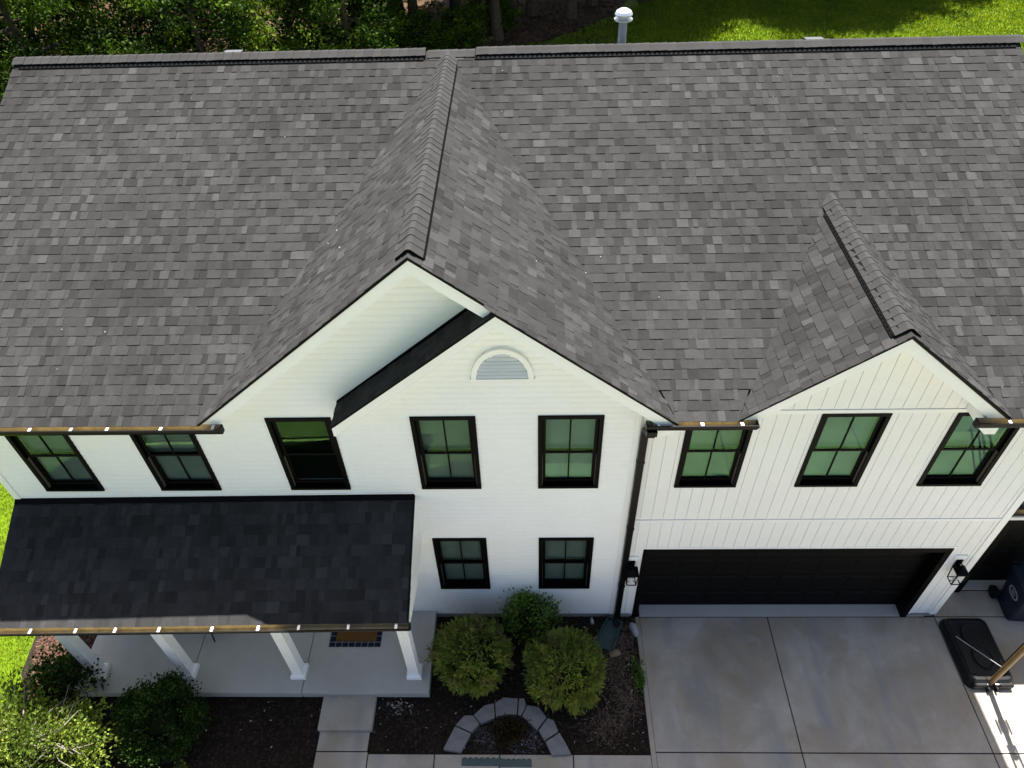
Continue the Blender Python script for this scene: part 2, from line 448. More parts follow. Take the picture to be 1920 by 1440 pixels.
# walkway
wk = sheet('path', [(-3.47, -3.62), (2.08, -3.62), (2.08, -2.46), (-2.60, -2.46), (-2.60, -2.10), (-3.47, -2.10)], -.028, M['joint'], kind='structure')
slab(wk, -3.465, -2.60, -2.43, -2.11); slab(wk, -3.465, -2.585, -3.6, -2.43)
for x0, x1 in ((-2.585, -1.478), (-1.478, -.40), (-.40, .81), (.81, 2.085)):
    slab(wk, x0, x1, -3.6, -2.462)
step = MB().box(-3.485, -2.565, -2.118, -1.535, -.03, .10).build('front_step', M['concrete'], bevel=.015)
step['kind'] = 'structure'
pf = sheet('porch_floor', [(-7.9, -1.5), (-1.66, -1.5), (-1.66, .0), (-7.9, .0)], .17, M['joint'], thick=.2, kind='structure')
for x0, x1 in ((-7.91, -5.88), (-5.88, -3.86), (-3.86, -1.635)):
    b = MB().box(x0+.005, x1-.005, -1.545, -.002, .02, .20)
    b.build('slab', M['porchc'], pf, bevel=.012)

# ================================================================== HOUSE
house = empty('house', (0, 0, 0), 'white two storey house with black framed windows, steep front gables and grey shingle roof', 'house')

WIN = {  # x0, x1, z0, z1, what hangs behind the glass
    'a': (-7.261, -6.359, WB, WT, 'shade'), 'b': (-5.473, -4.549, WB, WT, 'shade'), 'c': (-3.477, -2.567, WB, WT, None),
    'd': (-1.486, -.585, WB, WT, 'shade'), 'e': (.266, 1.168, WB, WT, 'slat'), 'f': (2.30, 3.217, WB, WT, 'shade'),
    'g': (4.084, 5.007, WB, WT, 'slat'), 'h': (5.88, 6.817, WB, WT, 'slat'),
    'i': (-1.474, -.585, 1.041, 2.615, 'shade'), 'j': (.276, 1.179, 1.041, 2.615, 'shade')}
OPEN = [w[:4] for w in WIN.values()] + [(DL, DR, -.1, DT)]

def cells(x0, x1, z0, z1, opens):
    """rectangles of x0..x1 by z0..z1 left free by the openings"""
    xs = sorted({x0, x1, *[v for o in opens for v in o[:2] if x0 < v < x1]})
    out = []
    for a, b in zip(xs, xs[1:]):
        segs = [(z0, z1)]
        for o in opens:
            if o[0] < (a+b)/2 < o[1]:
                segs = [t for p, q in segs for t in ((p, min(q, o[2])), (max(p, o[3]), q)) if t[1]-t[0] > 1e-4]
        for p, q in segs: out.append((a, b, p, q))
    return out

# ---- wall core
b = MB()
for a, c, p, q in cells(XW0+.02, XW1-.02, -.05, 5.60, [(o[0]+.03, o[1]-.03, o[2]+.03, o[3]-.03) for o in OPEN]):
    b.box(a, c, .0, .16, p, q)
b.prism([(BL+.15, 5.60), (BR-.15, 5.60), (XA, ZR-.14)], 'y', .0, .16)
b.prism([(SL+.12, 5.60), (SR-.12, 5.60), (XS, ZS-.14)], 'y', .0, .16)
yb = 2*YR-0.0
for x in (XW0+.02, XW1-.18):
    b.prism([(.16, -.05), (yb, -.05), (yb, ZE-.02), (YR, ZR-.12), (.16, zmain(.16)-.12)], 'x', x, x+.16)
b.box(XW0+.18, XW1-.18, yb-.16, yb, -.05, 5.7)
wall = b.build('wall', M['white'], house)
MB().box(XW0+.2, XW1-.2, .17, yb-.2, 3.0, 3.25).build('floor', M['room'], house)
MB().box(XW0+.2, XW1-.2, .17, yb-.2, 5.72, 5.78).build('ceiling', M['room'], house)
for a, c in ((XW0+.03, DL-.01), (DR+.01, XW1-.03)):
    MB().box(a, c, -.004, .02, -.06, .105).build('foundation', M['found'], house)

# ---- lap siding, board by board
EXP = .1016
z = .105
openL = OPEN
while z < 8.2:
    z1 = z+EXP
    segs = []
    if z < 5.62: rect = (XW0+.10, XWM-.03)
    else: rect = (BL, BR)
    cur = []; boards = []; lastx = None
    for a, c, p, q in sorted(cells(rect[0], rect[1], z, min(z1, 8.3), openL)):
        if z < 3.6 and c <= -1.70: continue
        if z < 3.6: a = max(a, -1.70)
        poly = [(a, p), (c, p), (c, q), (a, q)]
        if z >= 5.62:
            poly = clip(poly, -S2, 1, ZR-.10-S2*XA); poly = clip(poly, S2R, 1, ZR-.10+S2R*XA) if len(poly) > 2 else poly
        if area(poly) < 2e-4: continue
        if lastx is not None and a-lastx > 1e-3 and cur: boards.append(cur); cur = []
        cur.append(poly); lastx = c
    if cur: boards.append(cur)
    for bd in boards:
        b = MB()
        for poly in bd:
            zs = z+.66*EXP
            for part, prof in ((clip(poly, 0, 1, zs), lambda q: -.013+.002*(q-z)/(.66*EXP)), (clip(poly, 0, -1, -zs), lambda q: -.011+.009*(q-zs)/(.34*EXP))):
                if area(part) < 1e-5: continue
                n = len(part)
                fr = [(x, prof(q), q) for x, q in part]; bk = [(x, .0, q) for x, q in part]
                b.add(fr+bk, [tuple(range(n))]+[(i, n+i, n+(i+1) % n, (i+1) % n) for i in range(n)])
        b.build('siding_board', M['white'], wall)
    z = z1

# ---- vertical boards on the garage part
PIT, GAP = .1795, .008
def vboards(z0, z1, xa, xb, tri=None):
    x = 1.700
    while x < xb:
        a, c = max(x, xa), min(x+PIT-GAP, xb)
        if c-a > .02:
            b = MB(); ok = False
            for p in cells(a, c, z0, z1, OPEN):
                poly = [(p[0], p[2]), (p[1], p[2]), (p[1], p[3]), (p[0], p[3])]
                if tri:
                    poly = clip(poly, -S3, 1, ZS-.10-S3*XS); poly = clip(poly, S3, 1, ZS-.10+S3*XS) if len(poly) > 2 else poly
                if area(poly) < 1e-3: continue
                b.prism(poly, 'y', -.014, .0); ok = True
            if ok: b.build('vertical_board', M['board'], wall)
        x += PIT
vboards(.115, 3.035, XWM+.05, XW1-.115)
vboards(3.115, 5.525, XWM+.05, XW1-.115)
vboards(5.615, 7.2, SL, SR, True)
for a, c in ((3.042, 3.100), (5.532, 5.600)):
    MB().box(XWM+.05, XW1-.112, -.024, .0, a, c).build('belt_trim', M['trim'], wall)
MB().box(XWM-.03, XWM+.045, -.03, .0, .11, 5.65).build('corner_board', M['trim'], wall)
MB().box(XW1-.11, XW1, -.03, .07, .09, 5.70).build('corner_board', M['trim'], wall)
MB().box(XW0-.005, XW0+.095, -.025, .07, .09, 5.70).build('corner_board', M['trim'], wall)
tb = MB(); tb.box(DL-.05, DR+.05, -.02, 0, DT+.002, DT+.045); tb.box(DL-.05, DL-.003, -.02, 0, .1, DT); tb.box(DR+.003, DR+.05, -.02, 0, .1, DT)
tb.build('door_casing', M['trim'], wall)

# ---- windows
def window(x0, x1, z0, z1, back):
    w, cx, cz = x1-x0, (x0+x1)/2, (z0+z1)/2
    fw = .062
    b = MB()                     # outer frame, proud of the siding
    b.box(x0, x1, -.034, .09, z1-fw, z1); b.box(x0, x1, -.040, .09, z0, z0+fw*.8)
    b.box(x0, x0+fw, -.034, .09, z0+fw*.8, z1-fw); b.box(x1-fw, x1, -.034, .09, z0+fw*.8, z1-fw)
    win = b.build('window', M['black'], house, bevel=.004)
    ix0, ix1, iz0, iz1 = x0+fw, x1-fw, z0+fw*.8, z1-fw
    zm = iz0+(iz1-iz0)*.495
    sw = .045
    for (a, c, y, bot) in ((zm-.02, iz1, .012, .04), (iz0, zm+.02, .045, .075)):
        s = MB()
        s.box(ix0+.004, ix1-.004, y, y+.03, a, a+bot); s.box(ix0+.004, ix1-.004, y, y+.03, c-.04, c)
        s.box(ix0+.004, ix0+.004+sw, y, y+.03, a+bot, c-.04); s.box(ix1-.004-sw, ix1-.004, y, y+.03, a+bot, c-.04)
        if back: s.box(cx-.011, cx+.011, y-.001, y+.022, a+bot, c-.04)
        s.build('sash', M['black'], win, bevel=.003)
        g0, g1 = ix0+.004+sw, ix1-.004-sw
        for (p, q) in (((g0, cx-.011), (cx+.011, g1)) if back else ((g0, g1),)):
            MB().box(p, q, y+.011, y+.017, a+bot, c-.04).build('pane', M['glass'], win)
    for sx in (ix0+.0005, ix1-.0055):
        MB().box(sx, sx+.005, -.012, .030, iz0+.01, zm-.03).build('jamb_liner', M['liner'], win)
    if back == 'shade':
        MB().box(ix0, ix1, .105, .109, iz0+.02, iz1).build('roller_shade', M['shade'], win)
    elif back == 'slat':
        s = MB(); zz = iz0+.03
        while zz < iz1-.02:
            s.add([(ix0+.02, .10, zz), (ix1-.02, .10, zz), (ix1-.02, .128, zz+.045), (ix0+.02, .128, zz+.045),
                   (ix0+.02, .103, zz-.001), (ix1-.02, .103, zz-.001), (ix1-.02, .131, zz+.044), (ix0+.02, .131, zz+.044)],
                  [(0, 1, 2, 3), (7, 6, 5, 4), (0, 4, 5, 1), (3, 2, 6, 7)])
            zz += .066
        s.build('blind', M['slat'], win)['kind'] = 'stuff'
    return win
for k, w in WIN.items():
    o = window(*w)
    if k == 'c': o['label'] = 'darker window with undivided panes and nothing behind the glass'

# ---- gable vent (half round louvre)
vx, vz, vr, vh = -.19, 6.262, .352, .42
arch = lambda r, h, n=16: [(vx+r*math.cos(math.pi*i/n), vz+h*math.sin(math.pi*i/n)) for i in range(n+1)]
gv = MB()
o1, i1 = arch(.405, .515), arch(.335, .435)
n = len(o1)
for (A, B, y) in ((o1, i1, -.055), ):
    vs = [(x, y, zz) for x, zz in A]+[(x, y, zz) for x, zz in B]+[(x, -.005, zz) for x, zz in A]+[(x, -.005, zz) for x, zz in B]
    fs = []
    for i in range(n-1):
        fs += [(i, i+1, n+i+1, n+i), (2*n+i+1, 2*n+i, 3*n+i, 3*n+i+1), (i, 2*n+i, 2*n+i+1, i+1), (n+i+1, 3*n+i+1, 3*n+i, n+i)]
    fs += [(0, n, 3*n, 2*n), (n-1, 3*n-1, 4*n-1, 2*n-1)]
    gv.add(vs, fs)
gv.box(vx-.42, vx+.42, -.05, -.004, vz-.04, vz-.002)
gvo = gv.build('gable_vent', M['trim'], house, bevel=.006)
MB().prism(i1, 'y', -.012, -.004).build('backing', mat('vent_backing', (.42, .45, .50), .7, .2), gvo)
nl = 7
for i in range(nl):
    za_ = vz+.012+i*(.425/nl)
    hw = .335*math.sqrt(max(0, 1-((za_+.03-vz)/.435)**2))-.006
    if hw < .04: continue
    MB().add([(vx-hw, -.046, za_), (vx+hw, -.046, za_), (vx+hw, -.016, za_+.026), (vx-hw, -.016, za_+.026),
              (vx-hw, -.043, za_-.004), (vx+hw, -.043, za_-.004), (vx+hw, -.013, za_+.022), (vx-hw, -.013, za_+.022)],
             [(0, 1, 2, 3), (7, 6, 5, 4), (0, 4, 5, 1), (3, 2, 6, 7), (0, 3, 7, 4), (1, 5, 6, 2)]).build('louver', M['trim'], gvo)

# ---- garage door
def garage(x0, x1, zt, yw, cols, casing=.105):
    b = MB()
    b.box(x0, x1, yw-.035, yw+.10, zt-casing, zt); b.box(x0, x0+casing, yw-.035, yw+.24, .0, zt-casing); b.box(x1-casing, x1, yw-.035, yw+.24, .0, zt-casing)
    fr = b.build('garage_door_frame', M['black'], house, bevel=.004)
    gx0, gx1, gz = x0+casing, x1-casing, zt-casing+.02
    d = MB().box(gx0-.02, gx1+.02, yw+.215, yw+.26, .012, gz)
    door = d.build('garage_door', M['garage'], house)
    rows = 4; ph = gz/rows; pw = (gx1-gx0)/cols
    for r in range(rows):
        for c in range(cols):
            a0, a1, c0, c1 = gx0+c*pw+.05, gx0+(c+1)*pw-.05, r*ph+.08, (r+1)*ph-.06
            p = MB()
            yy = yw+.215
            p.loft([[(a0, yy, c0), (a1, yy, c0), (a1, yy, c1), (a0, yy, c1)],
                    [(a0+.02, yy-.012, c0+.02), (a1-.02, yy-.012, c0+.02), (a1-.02, yy-.012, c1-.02), (a0+.02, yy-.012, c1-.02)],
                    [(a0+.05, yy-.005, c0+.05), (a1-.05, yy-.005, c0+.05), (a1-.05, yy-.005, c1-.05), (a0+.05, yy-.005, c1-.05)]], cap0=False)
            p.build('panel', M['garage'], door)
    for r in range(1, rows):
        MB().box(gx0-.01, gx1+.01, yw+.2135, yw+.22, r*ph-.006, r*ph+.004).build('section_seam', M['vent'], door)
    return door
garage(DL, DR, DT, .0, 8)

# ---- roof decks
def roofslab(b, pts, t=.035):
    """planar polygon thickened downward"""
    pts = [Vector(p) for p in pts]
    nrm = (pts[1]-pts[0]).cross(pts[2]-pts[0]).normalized()
    if nrm.z < 0: nrm = -nrm
    n = len(pts)
    lo = [p-nrm*t for p in pts]
    b.add(pts+lo, [tuple(range(n)), tuple(range(2*n-1, n-1, -1))]+[(i, n+i, n+(i+1) % n, (i+1) % n) for i in range(n)])
b = MB()
yv = .02
def vx_of(y, xa, za, s, side): return xa+side*(za-zmain(y))/s
# main front plane as three strips so nothing hangs out in front of the gable walls
roofslab(b, [(RL, YE, ZE), (BL, YE, ZE), (BL+.25, yv, zmain(yv)), (RL, yv, zmain(yv))])
roofslab(b, [(BR, YE, ZE), (SL, YE, ZE), (SL+.2, yv, zmain(yv)), (BR-.2, yv, zmain(yv))])
roofslab(b, [(SR, YE, ZE), (RR, YE, ZE), (RR, yv, zmain(yv)), (SR-.2, yv, zmain(yv))])
roofslab(b, [(RL, yv+.001, zmain(yv)), (RR, yv+.001, zmain(yv)), (RR, YR, ZR), (RL, YR, ZR)])
roofslab(b, [(RL, YR+.002, ZR), (RR, YR+.002, ZR), (RR, 2*YR+.4, ZE), (RL, 2*YR+.4, ZE)])
# gables
YF = YE-.003
YN = YE-.06            # nested rake stands a little further out
roofslab(b, [(XA, YF, ZR-.001), (BL, YF, ZE), (XA, YR, ZR-.001)])
zr_ = lambda x: ZR-.004-S2R*(x-XA)
roofslab(b, [(XA+.003, YF, zr_(XA)), (BR, YF, zr_(BR)), (XA+.003, YR, zr_(XA))])
roofslab(b, [(XN+.02, YN, zr_(XN+.02)), (BR, YN, zr_(BR)), (BR, YF-.0005, zr_(BR)), (XN+.02, YF-.0005, zr_(XN+.02))])
ysb = YE+(ZS-ZE)/S1
roofslab(b, [(XS, YF, ZS), (SL, YF, ZE), (XS, ysb, ZS)])
roofslab(b, [(XS+.003, YF, ZS-.001), (SR, YF, ZE), (XS+.003, ysb, ZS-.001)])
# nested gable left slope strip
NZ = 5.835; NL = XN-(ZN-NZ)/S2
roofslab(b, [(XN, YN, ZN), (NL, YN, NZ), (NL, .02, NZ), (XN, .02, ZN)])
roof = b.build('roof', M['shingle'], house, tones=True)

# ---- rake and fascia boards
tr = MB()
def rake(xa, za, xf, zf, y0, y1, d0=.055, d1=.235):
    tr.prism([(xa, za-d0), (xf, zf-d0), (xf, zf-d1), (xa, za-d1)], 'y', y0, y1)
sgn = lambda a: 1 if a > 0 else -1
rake(XA, ZR, BL+.03, ZE+.03*S2, YF+.012, YF+.040); rake(XA, ZR, XN+.05, ZR-S2R*(XN+.05-XA), YF+.013, YF+.041)
rake(XN, ZR-S2R*(XN-XA), BR-.03, ZE+.03*S2R, YN+.012, YN+.040); rake(XN, ZN, NL, NZ, YN+.012, YN+.040, .05, .20)
rake(XS, ZS, SL+.03, ZE+.03*S3, YF+.012, YF+.040); rake(XS, ZS, SR-.03, ZE+.03*S3, YF+.012, YF+.040)
rk = tr.build('rake_board', M['trim'], roof)
so = MB()          # soffits between rake boards and wall, frieze boards on the wall
def soff(xa, za, xf, zf, y0, d=.225):
    so.prism([(xa, za-d), (xf, zf-d), (xf, zf-d-.015), (xa, za-d-.015)], 'y', y0+.041, -.017)
    so.prism([(xa, za-d-.02), (xf, zf-d-.02), (xf, zf-d-.14), (xa, za-d-.14)], 'y', -.026, -.016)
soff(XA, ZR, BL+.03, ZE+.03*S2, YF); soff(XA, ZR, XN+.05, ZR-S2R*(XN+.05-XA), YF)
soff(XN, ZR-S2R*(XN-XA), BR-.03, ZE+.03*S2R, YN); soff(XN, ZN, NL, NZ, YN)
soff(XS, ZS, SL+.03, ZE+.03*S3, YF); soff(XS, ZS, SR-.03, ZE+.03*S3, YF)
so.build('soffit', M['trim'], roof)
# boxed returns at the feet of the rakes
def ret(poly, y0, y1): MB().prism(poly, 'y', y0, y1).build('eave_return', M['trim'], roof)
ret([(SR-.30, ZE-.02), (SR-.02, ZE-.235), (SR-.02, ZE-.36), (SR-.16, ZE-.36), (SR-.30, ZE-.22)], YF+.043, -.018)
ret([(BR-.30, ZE-.0), (BR-.06, ZE-.20), (BR-.06, ZE-.27), (BR-.30, ZE-.27)], YN+.043, -.018)
ret([(XN-.12, ZR-S2R*(XN-.12-XA)-.06), (XN+.02, ZR-S2R*(XN+.02-XA)-.06), (XN+.02, ZN-.22), (XN-.12, ZN-.22)], YF+.014, -.02)
ef = MB()
for a, c in ((RL, BL), (BR, SL), (SR, RR)):
    ef.box(a, c, YE+.012, YE+.04, ZE-.135, ZE-.045); ef.box(a, c, YE+.041, -.02, ZE-.135, ZE-.12)
ef.build('fascia', M['trim'], roof)
vf = MB()
for x in (RL, RR-.03):
    vf.prism([(YE, ZE-.05), (YR, ZR-.05), (2*YR+.4, ZE-.05), (2*YR+.4, ZE-.25), (YR, ZR-.25), (YE, ZE-.25)], 'x', x, x+.028)
vf.build('verge_board', M['trim'], roof)
de = MB()          # black drip edge along the rakes
def drip(xa, za, xf, zf, y): de.prism([(xa, za-.004), (xf, zf-.004), (xf, zf-.034), (xa, za-.034)], 'y', y-.012, y+.006)
drip(XA, ZR, BL, ZE, YF); drip(XA, ZR, XN, ZR-S2R*(XN-XA), YF); drip(XN+.02, ZR-S2R*(XN+.02-XA), BR, ZE, YN); drip(XN, ZN, NL, NZ, YN)
drip(XS, ZS, SL, ZE, YF); drip(XS, ZS, SR, ZE, YF)
de.build('drip_edge', M['black'], roof)
MB().prism([(XN-.02, ZN+.035), (XN-.02, ZN-.01), (NL, NZ-.01), (NL, NZ+.035)], 'y', -.040, -.0225).build('step_flashing', M['black'], roof)

# ---- shingles
SH = []      # (verts, faces, tone, projected area)
def shingle_plane(O, U, V, umin, umax, vmax, vmin, expo, seed, shown=None, edge=.013):
    """O origin, U unit along a course, V unit down the slope; umin/umax(v) give the course ends"""
    g = random.Random(seed)
    O, U, V = Vector(O), Vector(U).normalized(), Vector(V).normalized()
    N = U.cross(V)
    if N.z < 0: N = -N
    res = []
    v1 = vmax; row = 0
    prev = .5
    while v1 > vmin:
        v0 = max(v1-expo-.035, vmin-.02)
        a, c = umin(v1), umax(v1)
        u = a-g.uniform(0, .12)
        hi = g.random() < .5
        wob = g.uniform(0, 6.28)
        while u < c:
            w = g.uniform(.07, .21) if hi else g.uniform(.05, .15)
            x0, x1 = max(u, a), min(u+w, c)
            if x1-x0 > .012:
                h = (g.uniform(.0085, .0125) if hi else g.uniform(.0035, .006))
                r = g.random()
                if r < .13: t = g.uniform(.68, .92)
                elif r < .36: t = g.uniform(.05, .28)
                else: t = g.uniform(.32, .68)
                if not hi: t *= .88
                jv = g.uniform(-.003, .003)+.003*math.sin(u*1.7+wob)
                sk = g.uniform(-.006, .006)
                b0, b1 = v1+jv, v1+jv+g.uniform(-.002, .002)
                P = lambda uu, vv, hh: O+U*uu+V*vv+N*hh
                vs = [P(x0+sk, v0, .001), P(x1+sk, v0, .001), P(x1, b1, h), P(x0, b0, h), P(x1, b1, -.003), P(x0, b0, -.003)]
                res.append((vs, [(0, 1, 2, 3), (3, 2, 4, 5), (0, 3, 5), (1, 4, 2)], t))
            u += w; hi = not hi if g.random() < .8 else hi
        v1 -= expo; row += 1
    return res
LM = math.hypot(YR-YE, ZR-ZE); EX = LM/43.3
Vm = Vector((0, -(YR-YE), -(ZR-ZE))).normalized()
tabs = []
def split_main(res):
    out = []
    for vs, fs, t in res:
        c = sum((Vector(p) for p in vs[:4]), Vector())/4
        y, x = c.y, c.x
        keep = True
        for xa, za, s, sl, sr in ((XA, ZR, S2, BL, BR), (XS, ZS, S3, SL, SR)):
            zg = za-(S2R if (xa == XA and x > xa) else s)*abs(x-xa)
            if zg > c.z+.03: keep = False
        if y < .06:
            x0, x1 = min(p.x for p in vs), max(p.x for p in vs)
            for sl, sr in ((BL, BR), (SL, SR)):
                if x1 > sl+.04 and x0 < sr-.04:
                    keep = False
                    # trim the tab at the foot of the gable
                    if x0 < sl-.02 or x1 > sr+.02:
                        nv = [Vector((min(p.x, sl+.03) if x0 < sl-.02 else max(p.x, sr-.03), p.y, p.z)) for p in vs]
                        out.append((nv, fs, t))
        if keep: out.append((vs, fs, t))
    return out
LE = lambda v: RL-.01
tabs += split_main(shingle_plane((0, YR, ZR), (1, 0, 0), Vm, LE, lambda v: RR+.01, LM+.02, .10, EX, 3))
# gable slopes: course direction is y, v runs down from the ridge
def gable_tabs(xa, za, s, side, yf, ymax_ridge, seed, split=None):
    V = Vector((side, 0, -s)).normalized()
    k = 1/math.hypot(1, s)
    vend = (za-ZE)/s/k
    def ym(v):
        zz = za-s*k*v
        return min(ymax_ridge, YE+(zz-ZE)/S1+.06)
    def y0(v):
        if split and xa+side*k*v > split[0]: return split[1]
        return yf
    res = shingle_plane((xa, 0, za), (0, 1, 0), V, lambda v: y0(v)-.012, ym, vend+.0, .10, EX*.985, seed)
    return res
tabs += gable_tabs(XA, ZR, S2, -1, YF, YR, 5)
tabs += gable_tabs(XA, ZR, S2R, 1, YF, YR, 6, (XN, YN))
tabs += gable_tabs(XS, ZS, S3, -1, YF, ysb, 8)
tabs += gable_tabs(XS, ZS, S3, 1, YF, ysb, 9)
k2 = 1/math.hypot(1, S2)
tabs += shingle_plane((XN, 0, ZN), (0, 1, 0), Vector((-1, 0, -S2)), lambda v: YN-.01, lambda v: .0, (XN-NL)/k2, .0, EX, 12)
scored = []
for i, (vs, fs, t) in enumerate(tabs):
    q = [proj(p) for p in vs[:4]]
    inside = all(0 < a < 1920 and 0 < c < 1440 for a, c in q)
    scored.append((area(q) if inside else 0, i))
# leave hidden ones (far side of a gable slope) out of the choice
big = set(i for a, i in sorted(scored, reverse=True)[:300])
fld = MB()
for i, (vs, fs, t) in enumerate(tabs):
    if i in big:
        MB().add(vs, fs, t).build('shingle', M['shingle'], roof, tones=True)
    else: fld.add(vs, fs, t)
o = fld.build('shingle_field', M['shingle'], roof, tones=True); o['kind'] = 'stuff'

# ---- ridge caps and ridge vents
def cap_mesh(s0, s1, wid, tone, lift):
    """cap piece along +Y, slopes s0 (at -x) and s1 (at +x); about .20 long"""
    prof = []
    for t in (-1, -.55, -.2, 0, .2, .55, 1):
        s = s0 if t < 0 else s1
        x = t*wid
        prof.append((x, -s*abs(x)*(.82 if abs(t) < .3 else 1)-(0.012 if t == 0 else 0)))
    L0 = [(x, -.10, zz+lift+.007) for x, zz in prof]; L1 = [(x, .10, zz+lift-.002) for x, zz in prof]
    L2 = [(x, -.10, zz+lift) for x, zz in prof]
    n = len(prof); vs = L0+L1+L2
    fs = [(i, i+1, n+i+1, n+i) for i in range(n-1)]+[(i+1, i, 2*n+i, 2*n+i+1) for i in range(n-1)]
    fs += [(0, n, 2*n), (n-1, 3*n-1, 2*n-1)]
    b = MB(); b.add(vs, fs, tone); return b.mesh('ridge_cap', M['cap'], tones=True)
def caps(p0, p1, s0, s1, wid, lift, step=.143):
    p0, p1 = Vector(p0), Vector(p1); d = (p1-p0); L = d.length; d.normalize()
    ang = math.atan2(-d.x, d.y)
    ms = [cap_mesh(s0, s1, wid, t, lift) for t in (.2, .45, .7, .9)]
    n = int(L/step)
    for i in range(n):
        p = p0+d*(i+.5)*step
        link('ridge_cap', ms[rng.randrange(4)], roof, p+Vector((0, 0, rng.uniform(-.002, .002))), (0, rng.uniform(-.012, .012), ang+rng.uniform(-.012, .012)))
V0, V1 = -1.50, -.68        # gap in the main ridge vent where the gable ridge meets it
caps((V0, YR, ZR), (RL-.01, YR, ZR), S1, S1, .15, .052); caps((V1-.02, YR, ZR), (V0, YR, ZR), S1, S1, .15, .018); caps((RR+.02, YR, ZR), (V1, YR, ZR), S1, S1, .15, .052)
caps((XA, YE+.115, ZR), (XA, YR-.05, ZR), S2, S2R, .15, .042); caps((XS, YE+.115, ZS), (XS, ysb+.02, ZS), S3, S3, .15, .042)
def ridge_vent(p0, p1, side, s, off=.14, h=.036, w=.062):
    """a low louvred strip beside the ridge; side=+-1 is the slope it lies on"""
    p0, p1 = Vector(p0), Vector(p1); d = (p1-p0); L = d.length; d.normalize()
    sidev = d.cross(Vector((0, 0, 1))).normalized()*side
    dn = (sidev-Vector((0, 0, s))).normalized(); N = Vector((0, 0, 1))-dn*dn.z; N.normalize()
    b = MB(); k = 0
    def bx(a0, a1, v0, v1, h0, h1):
        P = lambda a, v, hh: p0+d*a+dn*v+N*hh
        b.add([P(a0, v0, h0), P(a1, v0, h0), P(a1, v1, h0), P(a0, v1, h0), P(a0, v0, h1), P(a1, v0, h1), P(a1, v1, h1*.6), P(a0, v1, h1*.6)],
              [(0, 3, 2, 1), (4, 5, 6, 7), (0, 1, 5, 4), (1, 2, 6, 5), (2, 3, 7, 6), (3, 0, 4, 7)])
    bx(0, L, off-.06, off+w, .0, h)
    n = int(L/.075)
    for i in range(n):
        bx(i*.075+.01, i*.075+.05, off+w*.55, off+w*.85, h*.4, h*1.04)
    return b.build('ridge_vent', M['vent'], roof)
ridge_vent((RL+.1, YR, ZR), (V0, YR, ZR), 1, S1); ridge_vent((V1, YR, ZR), (RR-.08, YR, ZR), 1, S1)
ridge_vent((XA, YE+.11, ZR), (XA, YR-.35, ZR), 1, S2, .155, .034, .045); ridge_vent((XA, YE+.11, ZR), (XA, YR-.35, ZR), -1, S2, .145, .02, .02)
ridge_vent((XS, YE+.11, ZS), (XS, ysb-.35, ZS), -1, S3, .150, .036, .06); ridge_vent((XS, YE+.11, ZS), (XS, ysb-.35, ZS), 1, S3, .145, .012, .012)
for xa, za, s in ((XA, ZR, S2), (XS, ZS, S3)):       # dark vent mouth under the first cap
    e = MB(); yy = YE+.092
    e.prism([(xa-.152, za-.152*s+.018), (xa, za+.018), (xa+.152, za-.152*s+.018), (xa+.152, za-.152*s+.039), (xa, za+.027), (xa-.152, za-.152*s+.039)], 'y', yy-.004, yy+.02)
    e.build('ridge_vent', M['vent'], roof)
for xx in (V0-.035, V1+.02):
    e = MB(); e.prism([(YR-.15, ZR-.15*S1+.0), (YR, ZR+.0), (YR+.15, ZR-.15*S1+.0), (YR+.15, ZR-.15*S1+.05), (YR, ZR+.040), (YR-.15, ZR-.15*S1+.05)], 'x', xx, xx+.02)
    e.build('vent_end', M['cap'], roof)
# roof box vents and flue behind the ridge
for x in (-4.82, 4.93):
    e = MB(); y0 = YR+.42; z0 = ZR-S1*.42-.10
    e.loft([[(x-.15, y0-.12, z0), (x+.15, y0-.12, z0), (x+.15, y0+.2, z0-.1), (x-.15, y0+.2, z0-.1)],
            [(x-.15, y0-.12, z0+.20), (x+.15, y0-.12, z0+.20), (x+.15, y0+.2, z0+.16), (x-.15, y0+.2, z0+.16)]])
    e.build('roof_vent', M['ventgrey'], roof, bevel=.01)
fx, fy = 1.795, 6.35
fl = MB(); fl.tube([(fx, fy, 7.6), (fx, fy, 8.50)], .072, 20)
flo = fl.build('flue_pipe', M['galv'], roof, smooth=False)
cp = MB()
ring = lambda r, zz: [(fx+r*math.cos(2*math.pi*i/24), fy+r*math.sin(2*math.pi*i/24), zz) for i in range(24)]
cp.loft([ring(.075, 8.49), ring(.155, 8.50), ring(.155, 8.52), ring(.09, 8.535), ring(.09, 8.575), ring(.15, 8.58), ring(.150, 8.60), ring(.125, 8.645), ring(.07, 8.675), ring(.01, 8.685)])
cp.build('flue_cap', M['metal'], flo, smooth=False)

